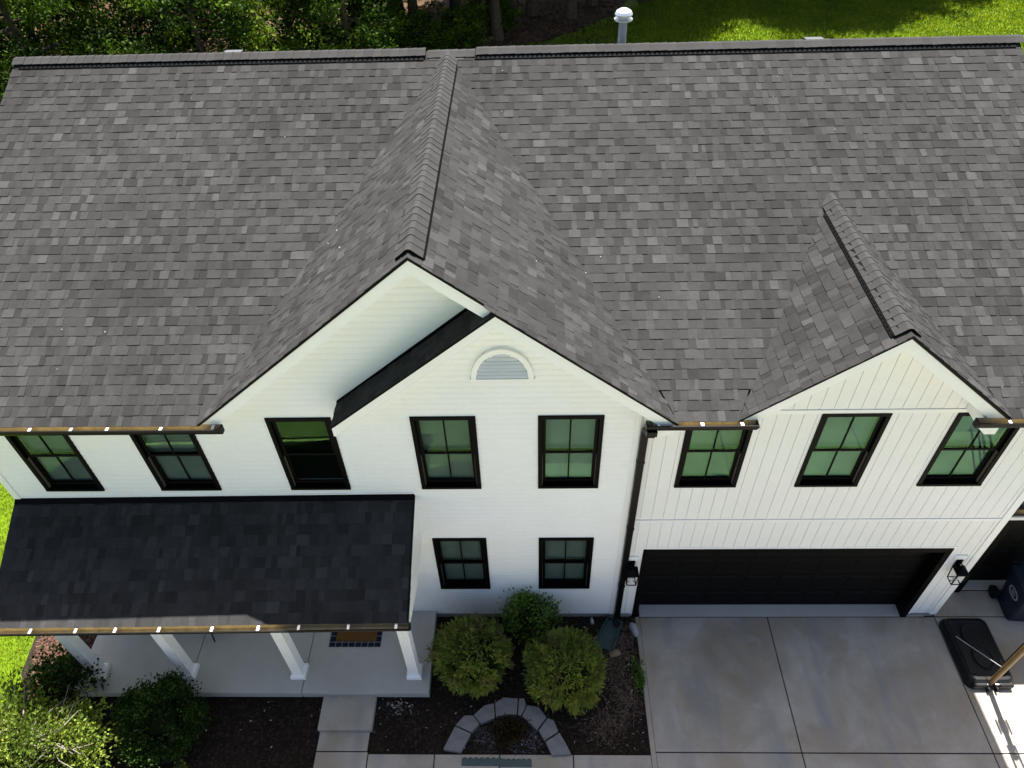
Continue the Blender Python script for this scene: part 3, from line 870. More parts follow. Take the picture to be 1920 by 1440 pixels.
# ---- gutters
def gutter(x0, x1, yb_, zt0, zt1, hang, ends=(1, 1), dep=.12, hgt=.115):
    """K gutter open on top, back face at y=yb_, front at yb_-dep; top height runs zt0..zt1"""
    prof_o = [(0, 0), (0, -hgt), (-dep*.62, -hgt), (-dep*.78, -hgt*.55), (-dep, -hgt*.34), (-dep, 0)]
    prof_i = [(-dep+.006, 0), (-dep+.006, -hgt*.33), (-dep*.75, -hgt*.52), (-dep*.60, -hgt+.006), (-.004, -hgt+.006), (-.004, 0)]
    P = lambda p, x, zt: (x, yb_+p[0], zt+p[1])
    b = MB()
    n = len(prof_o)
    A = [P(p, x0, zt0) for p in prof_o]; B = [P(p, x1, zt1) for p in prof_o]
    b.add(A+B, [(i, i+1, n+i+1, n+i) for i in range(n-1)])
    fl_ = [(-dep-.002, .0), (-dep-.002, .008), (-dep+.016, .008), (-dep+.016, .0)]      # rolled front lip
    b.loft([[P(p, x0, zt0) for p in fl_], [P(p, x1, zt1) for p in fl_]])
    g = b.build('gutter', M['gutter'], house)
    b = MB(); A = [P(p, x0, zt0) for p in prof_i]; B = [P(p, x1, zt1) for p in prof_i]
    b.add(A+B, [(i, i+1, n+i+1, n+i) for i in range(n-1)])
    b.build('trough', M['gutin'], g)
    for fl, x, zt, sg in ((ends[0], x0, zt0, -1), (ends[1], x1, zt1, 1)):
        if fl:
            e = MB(); poly = [(yb_+p[0]*1.02, zt+p[1]*1.02+.004) for p in prof_o]
            e.prism(poly, 'x', x, x+sg*.012); e.build('end_cap', M['gutter'], g)
    for hx in hang:
        t = (hx-x0)/(x1-x0); zt = zt0+(zt1-zt0)*t
        MB().box(hx-.019, hx+.019, yb_-dep+.004, yb_-.002, zt-.016, zt-.004).build('hanger', M['metal'], g)
    return g
def hx_at(px, py, y, zz):
    """x on the line (y, z) seen at a pixel column: used to place the hangers"""
    d = FWD+RGT*((px-960)/FPX)-UPV*((py-720)/FPX)
    t = (zz-CAM.z)/d.z
    return CAM.x+t*d.x
GZ = ZE-.010
gutter(RL-.02, -3.87, YE+.012, GZ, GZ, [-8.0, -7.4, hx_at(53, 808, -.45, GZ), hx_at(131, 807, -.45, GZ), hx_at(199, 806, -.45, GZ), hx_at(300, 805, -.45, GZ), -3.97])
gutter(1.66, 3.06, YE+.012, GZ, GZ, [hx_at(1235, 795, -.45, GZ), hx_at(1317, 793, -.45, GZ), hx_at(1392, 793, -.45, GZ)])
gutter(5.83, RR+.02, YE+.012, GZ, GZ, [hx_at(1897, 794, -.45, GZ), 6.9, 7.5])
# downspout: outlet elbow under the middle gutter, then straight down the wall
ds = MB()
ds.box(1.665, 1.80, -.50, -.38, GZ-.20, GZ-.112)
dsw = .050
def sq(x, y, zz, a=dsw, c=.034): return [(x-a, y-c, zz), (x+a, y-c, zz), (x+a, y+c, zz), (x-a, y+c, zz)]
X0, Y0 = 1.735, -.068
ds.loft([sq(1.735, -.44, GZ-.19), sq(1.735, -.42, GZ-.27), sq(X0, -.11, GZ-.48), sq(X0, Y0, GZ-.56), sq(X0, Y0, .22), sq(X0-.005, -.10, .12), sq(X0-.03, -.22, .045)])
dso = ds.build('downspout', M['gutter'], house, bevel=.006)
for zz in (4.6, 2.95, 1.2):
    MB().box(X0-.058, X0+.058, Y0-.038, -.03, zz, zz+.03).build('strap', M['gutter'], dso)

# ================================================================== porch
PL, PR_ = -7.87, -1.63
PZ0, PZ1 = 3.73, 3.785          # height at the wall, left and right
GY = -1.715
PG0, PG1 = 2.90, 3.065         # height at the eave, left and right
def pz(x, y):
    t = (x-PL)/(PR_-PL); a = PZ0+(PZ1-PZ0)*t; c = PG0+(PG1-PG0)*t
    return a+(c-a)*(y/GY)
b = MB(); nx, ny = 12, 4
gp = [(PL+(PR_-PL)*i/nx, -.001+(GY+.001)*j/ny) for j in range(ny+1) for i in range(nx+1)]
vs = [(x, y, pz(x, y)) for x, y in gp]; q = len(gp)
fs = [(j*(nx+1)+i, j*(nx+1)+i+1, (j+1)*(nx+1)+i+1, (j+1)*(nx+1)+i) for j in range(ny) for i in range(nx)]
rim = list(range(nx+1))+[(j+1)*(nx+1)-1 for j in range(1, ny+1)]+list(range(q-2, q-nx-2, -1))+[j*(nx+1) for j in range(ny-1, 0, -1)]
b.add(vs+[(x, y, zz-.03) for x, y, zz in vs], fs+[tuple(k+q for k in f[::-1]) for f in fs]+[(rim[k], rim[(k+1) % len(rim)], rim[(k+1) % len(rim)]+q, rim[k]+q) for k in range(len(rim))])
proof = b.build('porch_roof', M['shingle'], house, tones=True)
UU = Vector((PR_-PL, 0, (PZ1-PZ0+PG1-PG0)/2)).normalized()
O = Vector((PL, 0, PZ0+.004))
Vp = Vector((0, GY, ((PG0-PZ0)+(PG1-PZ1))/2)); Vp -= UU*Vp.dot(UU); Lp = Vp.length
pt = shingle_plane(O, UU, Vp, lambda v: -.01, lambda v: (PR_-PL)+.012, Lp+.02, .07, Lp/11.6, 21)
fld = MB()
for vs, fs, t in pt:
    vs = [Vector((p.x, p.y, p.z+(pz(p.x, p.y)-(O+UU*((p-O).dot(UU))+Vp.normalized()*((p-O).dot(Vp.normalized()))).z))) for p in vs]
    fld.add(vs, fs, t)
fld.build('shingle_field', M['shingle'], proof, tones=True)['kind'] = 'stuff'
fb = MB()
fb.add([(PL, -.005, PZ0-.01), (PR_, -.005, PZ1-.01), (PR_, -.005, PZ1+.035), (PL, -.005, PZ0+.035), (PL, -.085, pz(PL, -.085)+.005), (PR_, -.085, pz(PR_, -.085)+.005), (PR_, -.085, pz(PR_, -.085)+.022), (PL, -.085, pz(PL, -.085)+.022)],
       [(0, 1, 5, 4), (3, 7, 6, 2), (0, 3, 2, 1), (4, 5, 6, 7), (0, 4, 7, 3), (1, 2, 6, 5)])
fb.build('head_flashing', M['black'], proof)
w = MB(); w.add([(PL, -.020, PZ0+.037), (PR_, -.020, PZ1+.037), (PR_, -.020, PZ1+.062), (PL, -.020, PZ0+.062), (PL, 0, PZ0+.037), (PR_, 0, PZ1+.037), (PR_, 0, PZ1+.062), (PL, 0, PZ0+.062)],
                [(0, 1, 2, 3), (0, 4, 5, 1), (3, 2, 6, 7), (0, 3, 7, 4), (1, 5, 6, 2)])
w.build('starter_trim', M['trim'], proof)
w = MB()     # black edge strip and white side of the roof at the right end
w.add([(PR_-.004, -.003, PZ1+.012), (PR_+.012, -.003, PZ1+.012), (PR_+.012, GY, PG1+.012), (PR_-.004, GY, PG1+.012), (PR_-.004, -.003, PZ1-.05), (PR_+.012, -.003, PZ1-.05), (PR_+.012, GY, PG1-.05), (PR_-.004, GY, PG1-.05)],
      [(0, 1, 2, 3), (7, 6, 5, 4), (0, 4, 5, 1), (1, 5, 6, 2), (2, 6, 7, 3), (3, 7, 4, 0)])
w.build('drip_edge', M['black'], proof)
w = MB()
for x in (PL+.01, PR_-.03):
    w.prism([(-.003, pz(x, 0)-.06), (GY+.02, pz(x, GY)-.06), (GY+.02, 2.80), (-1.05, 2.62), (-.003, 2.62)], 'x', x, x+.025)
w.build('gable_end', M['trim'], proof)
MB().box(PL+.05, PR_-.05, -1.30, -1.06, 2.62, 2.80).build('beam', M['trim'], proof)
MB().box(PL+.04, PR_-.04, -1.60, -.02, 2.80, 2.82).build('porch_ceiling', M['trim'], proof)
w = MB(); w.add([(PL, GY, PG0-.03), (PR_, GY, PG1-.03), (PR_, GY, PG1-.17), (PL, GY, PG0-.17), (PL, GY+.025, PG0-.03), (PR_, GY+.025, PG1-.03), (PR_, GY+.025, PG1-.17), (PL, GY+.025, PG0-.17)],
                [(0, 1, 2, 3), (7, 6, 5, 4), (0, 4, 5, 1), (1, 5, 6, 2), (2, 6, 7, 3), (3, 7, 4, 0)])
w.build('fascia', M['trim'], proof)
hz = lambda x: PG0-.012+(PG1-PG0)*((x-PL)/(PR_-PL))
pts_h = [hx_at(px, py, GY-.06, zz) for px, py, zz in ((54, 1179, 2.95), (139, 1178, 2.97), (213, 1177, 2.99), (296, 1176, 3.0), (395, 1175, 3.03), (482, 1173, 3.05), (558, 1172, 3.07), (651, 1171, 3.1), (741, 1169, 3.12))]
gutter(PL-.03, PR_+.03, GY, PG0-.012, PG1-.012, pts_h)
# fluted square columns
def column(x, y):
    c = MB(); a = .088; n = 5; d = .007
    prof = []
    for side in range(4):
        for i in range(n):
            t0 = -a+.022+i*(2*a-.044)/n
            for (tt, dd) in ((t0+.006, 0), (t0+.010, d), (t0+.021, d), (t0+.025, 0)):
                p = (tt, -a+dd)
                ang = side*math.pi/2
                prof.append((p[0]*math.cos(ang)-p[1]*math.sin(ang), p[0]*math.sin(ang)+p[1]*math.cos(ang)))
        ang = side*math.pi/2
        p = (a, -a); prof.append((p[0]*math.cos(ang)-p[1]*math.sin(ang), p[0]*math.sin(ang)+p[1]*math.cos(ang)))
    c.loft([[(x+p[0], y+p[1], .20) for p in prof], [(x+p[0], y+p[1], 2.62) for p in prof]])
    o = c.build('porch_column', M['trim'], house)
    s = lambda h, zz: [(x-h, y-h, zz), (x+h, y-h, zz), (x+h, y+h, zz), (x-h, y+h, zz)]
    MB().loft([s(.132, .201), s(.132, .285), s(.122, .30), s(.108, .315), s(.09, .32)]).build('column_base', M['trim'], o)
    MB().loft([s(.09, 2.50), s(.108, 2.52), s(.122, 2.54), s(.122, 2.618)]).build('column_capital', M['trim'], o)
for x in (-1.915, -3.955, -5.925, -7.535): column(x, -1.185)

# ================================================================== one storey wing at the right
wb_ = MB()
WX0, WX1, WY = XW1+.005, 13.1, .50
for a, c, p, q in cells(WX0, WX1, -.05, 3.05, [(8.3, 10.75, -.1, 2.33)]): wb_.box(a, c, WY, WY+.16, p, q)
wb_.box(WX1-.16, WX1, WY+.16, 8.5, -.05, 3.05); wb_.box(WX0, WX1-.16, 8.34, 8.5, -.05, 3.05)
wing = wb_.build('wing_wall', M['board'], house)
x = 7.72
while x < WX1-.1:
    for p in cells(x, min(x+PIT-GAP, WX1), .115, 2.95, [(8.2, 10.85, -.1, 2.42)]):
        MB().box(p[0], p[1], WY-.014, WY, p[2], p[3]).build('vertical_board', M['board'], wing)
    x += PIT
tb = MB(); tb.box(8.15, 10.9, WY-.025, WY, 2.345, 2.41); tb.box(8.15, 8.185, WY-.025, WY, .0, 2.345); tb.box(10.865, 10.9, WY-.025, WY, 0, 2.345)
tb.build('door_casing', M['trim'], wing)
garage(8.19, 10.86, 2.34, WY, 4)
b = MB()
roofslab(b, [(WX0+.012, .075, 3.235), (WX1+.3, .075, 3.235), (WX1+.3, 4.5, 5.2), (WX0+.012, 4.5, 5.2)]); roofslab(b, [(WX0+.012, 4.502, 5.2), (WX1+.3, 4.502, 5.2), (WX1+.3, 8.9, 3.235), (WX0+.012, 8.9, 3.235)])
b.prism([(.10, 3.20), (4.5, 5.16), (8.9, 3.20), (8.5, 3.05), (.5, 3.05)], 'x', WX1-.1, WX1)
wr = b.build('wing_roof', M['shingle'], house, tones=True)
sw = Vector((0, -(4.5-.075), -(5.2-3.235))).normalized()
fld = MB()
for vs, fs, t in shingle_plane((WX0+.012, 4.5, 5.2), (1, 0, 0), sw, lambda v: 0, lambda v: WX1+.3-WX0, math.hypot(4.425, 1.965)+.02, .1, .145, 33): fld.add(vs, fs, t)
fld.build('shingle_field', M['shingle'], wr, tones=True)['kind'] = 'stuff'
w = MB(); w.box(WX0+.012, WX1+.3, +.09, .115, 3.03, 3.195); w.box(WX0+.012, WX1+.3, .116, .497, 3.03, 3.05); w.build('fascia', M['trim'], wr)
gutter(WX0+.02, WX1+.32, .088, 3.215, 3.215, [8.3, 9.2, 10.1])

# ================================================================== wall lanterns
def lantern(x, label):
    r = empty('wall_lantern', (x, 0, 1.80), label, 'wall lamp', 'lanterns beside the garage door')
    MB().box(-.10, .10, -.045, -.0142, -.10, .27).build('mounting_block', M['trim'], r, bevel=.006)
    a = MB(); a.box(-.055, .055, -.062, -.0455, -.04, .17); a.tube([(0, -.06, .12), (0, -.12, .16), (0, -.19, .165), (0, -.19, .13)], .011, 8)
    a.build('bracket', M['black'], r, bevel=.003)
    cx, cy = 0, -.19
    q = lambda h, zz: [(cx-h, cy-h, zz), (cx+h, cy-h, zz), (cx+h, cy+h, zz), (cx-h, cy+h, zz)]
    c = MB(); c.loft([q(.098, .055), q(.098, .068), q(.045, .115), q(.03, .135), q(.008, .14)]); c.build('cap', M['black'], r)
    f = MB(); h0, h1, z0, z1 = .098, .075, .05, -.25
    cor = [(-1, -1), (1, -1), (1, 1), (-1, 1)]
    for (sx, sy) in cor: f.tube([(cx+sx*h0*.95, cy+sy*h0*.95, z0), (cx+sx*h1, cy+sy*h1, z1)], .011, 4)
    for i in range(4):
        p, qq = cor[i], cor[(i+1) % 4]
        for hh, zz in ((h1, z1), (h0*.95, z0)): f.tube([(cx+p[0]*hh, cy+p[1]*hh, zz), (cx+qq[0]*hh, cy+qq[1]*hh, zz)], .012, 4)
    f.tube([(cx-h1, cy, z1), (cx+h1, cy, z1)], .008, 4); f.tube([(cx, cy, z0), (cx, cy, -.13)], .013, 6)
    f.build('cage', M['black'], r)
    for i in range(4):
        p, qq = cor[i], cor[(i+1) % 4]
        g = MB(); a0 = [(cx+p[0]*h1, cy+p[1]*h1, z1), (cx+qq[0]*h1, cy+qq[1]*h1, z1), (cx+qq[0]*h0*.95, cy+qq[1]*h0*.95, z0), (cx+p[0]*h0*.95, cy+p[1]*h0*.95, z0)]
        nn = Vector(((p[0]+qq[0])/2, (p[1]+qq[1])/2, 0)).normalized()*.004
        g.loft([[tuple(v) for v in a0], [tuple(Vector(v)-nn) for v in a0]]); g.build('pane', M['clear'], r)
    bl = MB(); seg = 12
    bl.loft([[(cx+rr*math.cos(2*math.pi*i/seg), cy+rr*math.sin(2*math.pi*i/seg), zz) for i in range(seg)] for rr, zz in ((.012, -.12), (.02, -.13), (.04, -.155), (.045, -.18), (.036, -.21), (.015, -.225))])
    bl.build('bulb', M['lens'], r, smooth=True)
lantern(1.852, 'black box lantern on white board wall between downspout and wide garage door')
lantern(7.305, 'black box lantern on white board wall at the right house corner above the basketball stand')

# ================================================================== things on the ground
# doormat on a plaid rug
o = MB().box(-.475, .475, -.20, .20, 0, .012).build('plaid_rug', M['plaid'], bevel=.003)
o.location = (-3.07, -.515, .2025)
tag(o, 'black and white plaid rug lying on the porch under the brown doormat', 'rug')
o = MB().box(-.37, .37, -.15, .15, 0, .018).build('doormat', M['coir'], bevel=.005)
o.location = (-3.055, -.462, .216)
tag(o, 'plain brown coir doormat lying on the plaid rug', 'doormat')
# slim black chair in the porch shade
ch = empty('porch_chair', (-5.66, -.30, .2), 'slim black metal porch chair with one leg showing below the porch gutter', 'chair', rot=(0, 0, R(45)))
MB().box(-.2, .2, -.2, .2, .43, .46).build('seat', M['black'], ch, bevel=.01)
b = MB()
for i in range(6): b.tube([(-.17+i*.068, .2, .46), (-.17+i*.068, .27, .88)], .008, 6)
b.tube([(-.21, .27, .89), (.21, .27, .89)], .014, 6); b.build('backrest', M['black'], ch)
for sx, sy in ((-1, -1), (1, -1), (1, 1), (-1, 1)):
    MB().tube([(sx*.17, sy*.17, .43), (sx*.22, sy*.22, 0)], .012, 8).build('leg', M['black'], ch)

# splash block
sb = empty('splash_block', (1.70, -.12, -.03), 'dark green plastic splash block under the black downspout', 'splash block', rot=(0, 0, R(-27)))
b = MB()
b.loft([[(-.12, 0, .02), (.12, 0, .02), (.12, 0, .045), (-.12, 0, .045)], [(-.17, -.58, .005), (.17, -.58, .005), (.17, -.58, .03), (-.17, -.58, .03)]])
b.build('trough', M['teal'], sb)
b = MB()
for s in (-1, 1):
    b.loft([[(s*.12, 0, .02), (s*.145, 0, .02), (s*.145, 0, .12), (s*.125, 0, .12)], [(s*.17, -.58, .005), (s*.195, -.58, .005), (s*.195, -.58, .085), (s*.175, -.58, .085)]])
b.box(-.145, .145, 0, .02, .02, .12); b.build('rim', M['teal'], sb)

# stones of the arch shaped bed edging
def onz(px, py, zz):
    d = FWD+RGT*((px-960)/FPX)-UPV*((py-720)/FPX); t = (zz-CAM.z)/d.z
    return (CAM.x+t*d.x, CAM.y+t*d.y)
stones = [
    ('grey edging stone at the left foot of the arch, beside the walkway', [(831, 1404), (864, 1410), (883, 1375), (853, 1361)]),
    ('grey edging stone in the left flank of the arch above the lower left foot', [(854, 1359), (884, 1373), (899, 1357), (887, 1341), (871, 1341)]),
    ('grey edging stone below the left shrub, half covered by its twigs', [(888, 1340), (901, 1356), (928, 1346), (926, 1318), (908, 1322)]),
    ('grey edging stone at the crown of the arch between the two shrubs', [(928, 1317), (930, 1344), (950, 1339), (969, 1340), (971, 1309), (944, 1307)]),
    ('narrow grey edging stone right of the arch crown', [(973, 1309), (971, 1340), (977, 1342), (987, 1322), (983, 1309)]),
    ('grey edging stone with a dark chip, below the right shrub', [(989, 1322), (979, 1343), (1007, 1368), (1025, 1345), (1010, 1325)]),
    ('grey edging stone in the right flank of the arch', [(1027, 1346), (1010, 1369), (1021, 1388), (1047, 1371), (1038, 1350)]),
    ('grey edging stone at the right foot of the arch, beside the walkway', [(1049, 1373), (1023, 1390), (1035, 1416), (1071, 1414), (1062, 1395)])]
for lab, px in stones:
    P = [onz(a, c, .075) for a, c in px]
    cx, cy = sum(p[0] for p in P)/len(P), sum(p[1] for p in P)/len(P)
    L = [[((p[0]-cx)*s, (p[1]-cy)*s, zz) for p in P] for s, zz in ((.98, -.12), (1.0, -.01), (1.0, .0))]
    b = MB(); b.loft(L)
    o = b.build('edging_stone', M['stone'], bevel=.012)
    o.location = (cx, cy, .075+rng.uniform(-.006, .006)); o.rotation_euler = (rng.uniform(-.015, .015), rng.uniform(-.015, .015), 0)
    tag(o, lab, 'edging stone', 'stones edging the arched planting bed')
# teal plastic edging strips lying on the walkway
for (lab, x0, x1, y0, sc) in (('dark teal plastic edging strip on the walkway, left piece with a scalloped rim', -1.02, -.36, -2.59, 7),
                              ('dark teal plastic edging strip on the walkway, right piece overlapping the left one', -.38, .125, -2.605, 6)):
    e = empty('edging_strip', ((x0+x1)/2, y0, .004), lab, 'edging strip', 'plastic edging strips in front of the arched bed')
    hw = (x1-x0)/2
    lift = .004 if 'right' in lab else 0
    MB().box(-hw, hw, -.055, .05, lift, lift+.014).build('strip', M['teal'], e, bevel=.003)
    b = MB()
    for i in range(sc):
        c = -hw+(i+.5)*2*hw/sc; r = hw/sc*.92
        b.prism([(c+r*math.cos(math.pi*k/6), .05+r*.55*math.sin(math.pi*k/6)) for k in range(7)], 'z', lift+.002, lift+.011)
    b.build('scalloped_rim', M['teal'], e)

# loose rocks
def rock(name, px, py, sx, sy, sz, m, lab, seed, rot=0):
    g = np.random.default_rng(seed)
    bm = bmesh.new(); bmesh.ops.create_icosphere(bm, subdivisions=3, radius=1)
    for v in bm.verts:
        d = v.co.normalized()
        k = 1+.10*math.sin(d.x*3+seed)+.09*math.sin(d.y*4+seed*2)+.07*math.sin(d.z*5+seed*3)
        v.co = Vector((d.x*sx*k, d.y*sy*k, d.z*sz*k))
    me = bpy.data.meshes.new(name); bm.to_mesh(me); bm.free(); me.materials.append(m)
    me.polygons.foreach_set('use_smooth', [True]*len(me.polygons))
    x, y = onz(px, py, .02)
    o = link(name, me, None, (x, y, .0), (0, 0, rot)); tag(o, lab, 'rock'); return o
rock('rock', 1190, 1178, .075, .14, .07, M['rock'], 'pale oval rock half buried beside the driveway below the left lantern', 3, .25)
rock('rock', 1153, 1224, .10, .07, .06, M['tanrock'], 'tan rock in the mulch just below the splash block', 5, .3)
rock('rock', 1110, 1164, .04, .06, .05, M['rock'], 'small pale rock by the foundation left of the downspout', 8, .1)

# ------------------------------------------------------------------ basketball stand
bs = empty('basketball_stand', (8.03, -1.31, 0), 'portable basketball stand with black plastic base and black pole coloured as if sunlit beside the house corner', 'basketball hoop')
def rrect(x0, x1, y0, y1, r, zz, n=5, taper=0):
    pts = []
    for cx, cy, a0 in ((x1-r, y1-r, 0), (x0+r, y1-r, 90), (x0+r, y0+r, 180), (x1-r, y0+r, 270)):
        for i in range(n+1):
            a = R(a0+90*i/n); X = cx+r*math.cos(a); Y = cy+r*math.sin(a)
            pts.append((X-taper*(Y-y0)*(1 if X > (x0+x1)/2 else -1)*0, Y, zz))
    return pts
bx0, bx1, by0, by1 = -.40, .42, -.07, 1.20
b = MB()
b.loft([rrect(bx0, bx1, by0, by1, .13, .0), rrect(bx0, bx1, by0, by1, .13, .07), rrect(bx0+.02, bx1-.02, by0+.02, by1-.02, .12, .085),
        rrect(bx0+.035, bx1-.035, by0+.05, by1-.035, .12, .16), rrect(bx0+.065, bx1-.065, by0+.09, by1-.065, .10, .185), rrect(bx0+.11, bx1-.11, by0+.14, by1-.11, .08, .188),
        rrect(bx0+.125, bx1-.125, by0+.16, by1-.13, .07, .172), rrect(bx0+.2, bx1-.2, by0+.3, by1-.25, .05, .170)])
base = b.build('base', M['plastic'], bs, smooth=False, bevel=.006)
b = MB()
for cy, rx, ry in ((.82, .20, .22), (.42, .17, .22)):
    el = lambda k, zz: [(.03+rx*k*math.cos(2*math.pi*i/28), cy+ry*k*math.sin(2*math.pi*i/28), zz) for i in range(28)]
    b.loft([el(1.05, .165), el(1.0, .20), el(.93, .208), el(.87, .20), el(.82, .182), el(.1, .180)], cap0=False)
b.build('moulded_ring', M['plastic'], base, smooth=False)
MB().loft([rrect(-.33, -.20, .1, 1.1, .05, .165), rrect(-.32, -.21, .11, 1.09, .045, .205), rrect(-.305, -.225, .13, 1.07, .03, .212)]).build('moulded_rib', M['plastic'], base)
for sx in (-.20, .24):
    b = MB(); b.loft([rrect(sx-.13, sx+.13, -.085, -.005, .035, .05), rrect(sx-.13, sx+.13, -.085, -.005, .035, .12), rrect(sx-.11, sx+.11, -.07, -.005, .03, .15)])
    b.build('foot_lobe', M['plastic'], base, bevel=.006)
b = MB()
for sx in (-.055, .055): b.tube([(sx, -.10, .07), (sx+.035*(1 if sx > 0 else -1), -.10, .07)], .05, 16)
b.build('wheel', M['plastic'], bs)
b = MB()
for sx in (-.09, .09): b.box(sx-.03, sx+.03, -.05, .0, .10, .135)
b.build('pole_clamp', M['metal'], bs, bevel=.004)
pole = MB().tube([(0, 0, .06), (0, 0, 3.0)], .046, 16).build('pole', M['pole'], bs, smooth=False)
b = MB(); b.tube([(.0, .055, .5), (0, .06, 1.9)], .02, 8); b.build('pole_brace', M['plastic'], bs)
for sx in (-1, 1):
    MB().tube([(sx*.30, .80, .20), (sx*.02, .045, .62)], .008, 8).build('strut', M['metal'] if sx < 0 else M['plastic'], bs)
b = MB(); b.tube([(0, 0, 1.55), (0, 0, 1.95)], .062, 12); b.box(-.10, -.07, -.06, .06, 1.6, 1.95); b.box(.07, .10, -.06, .06, 1.6, 1.95)
b.build('height_adjuster', M['plastic'], bs, bevel=.006)
b = MB(); b.tube([(-.06, 0, 2.9), (-.06, -.65, 3.3)], .018, 8); b.tube([(.06, 0, 2.9), (.06, -.65, 3.3)], .018, 8); b.tube([(-.06, 0, 2.5), (-.06, -.65, 2.95)], .018, 8); b.tube([(.06, 0, 2.5), (.06, -.65, 2.95)], .018, 8)
b.build('arm', M['plastic'], bs)
MB().box(-.56, .56, -.69, -.66, 2.85, 3.55).build('backboard', M['acrylic'], bs, bevel=.01)
b = MB(); b.tube([(.23*math.cos(2*math.pi*i/24), -.95+.23*math.sin(2*math.pi*i/24), 3.05) for i in range(25)], .009, 6, caps=False); b.box(-.08, .08, -.74, -.691, 3.0, 3.08)
b.build('rim', M['orange'], bs)

# ------------------------------------------------------------------ wheeled bin
wbn = empty('wheeled_bin', (9.12, .12, 0), 'navy blue wheeled refuse bin with pale oval emblem in front of the right garage door', 'bin', rot=(0, 0, R(-4)))
b = MB()
b.loft([rrect(-.22, .22, -.26, .22, .07, .03), rrect(-.235, .235, -.28, .25, .07, .25), rrect(-.29, .29, -.33, .33, .06, .92), rrect(-.31, .31, -.35, .35, .06, .93), rrect(-.31, .31, -.35, .35, .06, .97)])
b.build('body', M['navy'], wbn, bevel=.008)
b = MB()
b.loft([rrect(-.32, .32, -.40, .36, .07, .972), rrect(-.32, .32, -.40, .36, .07, 1.0), rrect(-.28, .28, -.34, .30, .07, 1.05), rrect(-.2, .2, -.25, .2, .07, 1.065)])
b.build('lid', M['navy'], wbn, bevel=.008)
b = MB(); b.tube([(-.26, .38, .98), (.26, .38, .98)], .017, 8); b.build('handle', M['navy'], wbn)
for sx in (-1, 1):
    MB().tube([(sx*.255, .27, .12), (sx*.315, .27, .12)], .125, 22).build('wheel', M['plastic'], wbn)
# oval emblem on the left side, following the slight flare of the body
em = MB(); ns = 28
def side_pt(y, zz, off): return (-(.235+(.29-.235)*(zz-.25)/.67)-off, y, zz)
for (ra, rb, ia, ib) in ((.15, .105, .125, .08),):
    vs = []
    for off in (.001, .006):
        for (p, q) in ((ra, rb), (ia, ib)):
            vs += [side_pt(-.04+p*math.cos(2*math.pi*i/ns), .63+q*math.sin(2*math.pi*i/ns), off) for i in range(ns)]
    fs = []
    for i in range(ns):
        j = (i+1) % ns
        fs += [(2*ns+i, 2*ns+j, 3*ns+j, 3*ns+i), (i, j, 2*ns+j, 2*ns+i), (ns+j, ns+i, 3*ns+i, 3*ns+j)]
    em.add(vs, fs)
for k in (-1, 0, 1):
    em.add([side_pt(-.04+a, .63+.022*k*1.6+c, .005) for a, c in ((-.07+.02*abs(k), -.008), (.07-.02*abs(k), -.008), (.07-.02*abs(k), .008), (-.07+.02*abs(k), .008))], [(0, 1, 2, 3)])
em.build('emblem', M['logo'], wbn)

# ================================================================== planting
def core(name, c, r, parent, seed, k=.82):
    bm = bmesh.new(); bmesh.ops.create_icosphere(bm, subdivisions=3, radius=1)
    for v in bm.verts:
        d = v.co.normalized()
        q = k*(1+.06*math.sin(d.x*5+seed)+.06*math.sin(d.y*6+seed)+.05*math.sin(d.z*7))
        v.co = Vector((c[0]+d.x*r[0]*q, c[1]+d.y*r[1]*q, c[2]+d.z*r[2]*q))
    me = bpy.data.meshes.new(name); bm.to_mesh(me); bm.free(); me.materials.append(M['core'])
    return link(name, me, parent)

def bumpy(d, seed, n=34, amp=.24, wid=.30):
    """radius factor over directions d from random bumps and dents"""
    g = np.random.default_rng(seed)
    c = sphere_dirs(n, g); a = g.uniform(-.6, 1.0, n)*amp
    dot = d@c.T
    return 1+(np.exp((dot-1)/(wid**2*.5))*a).sum(1)

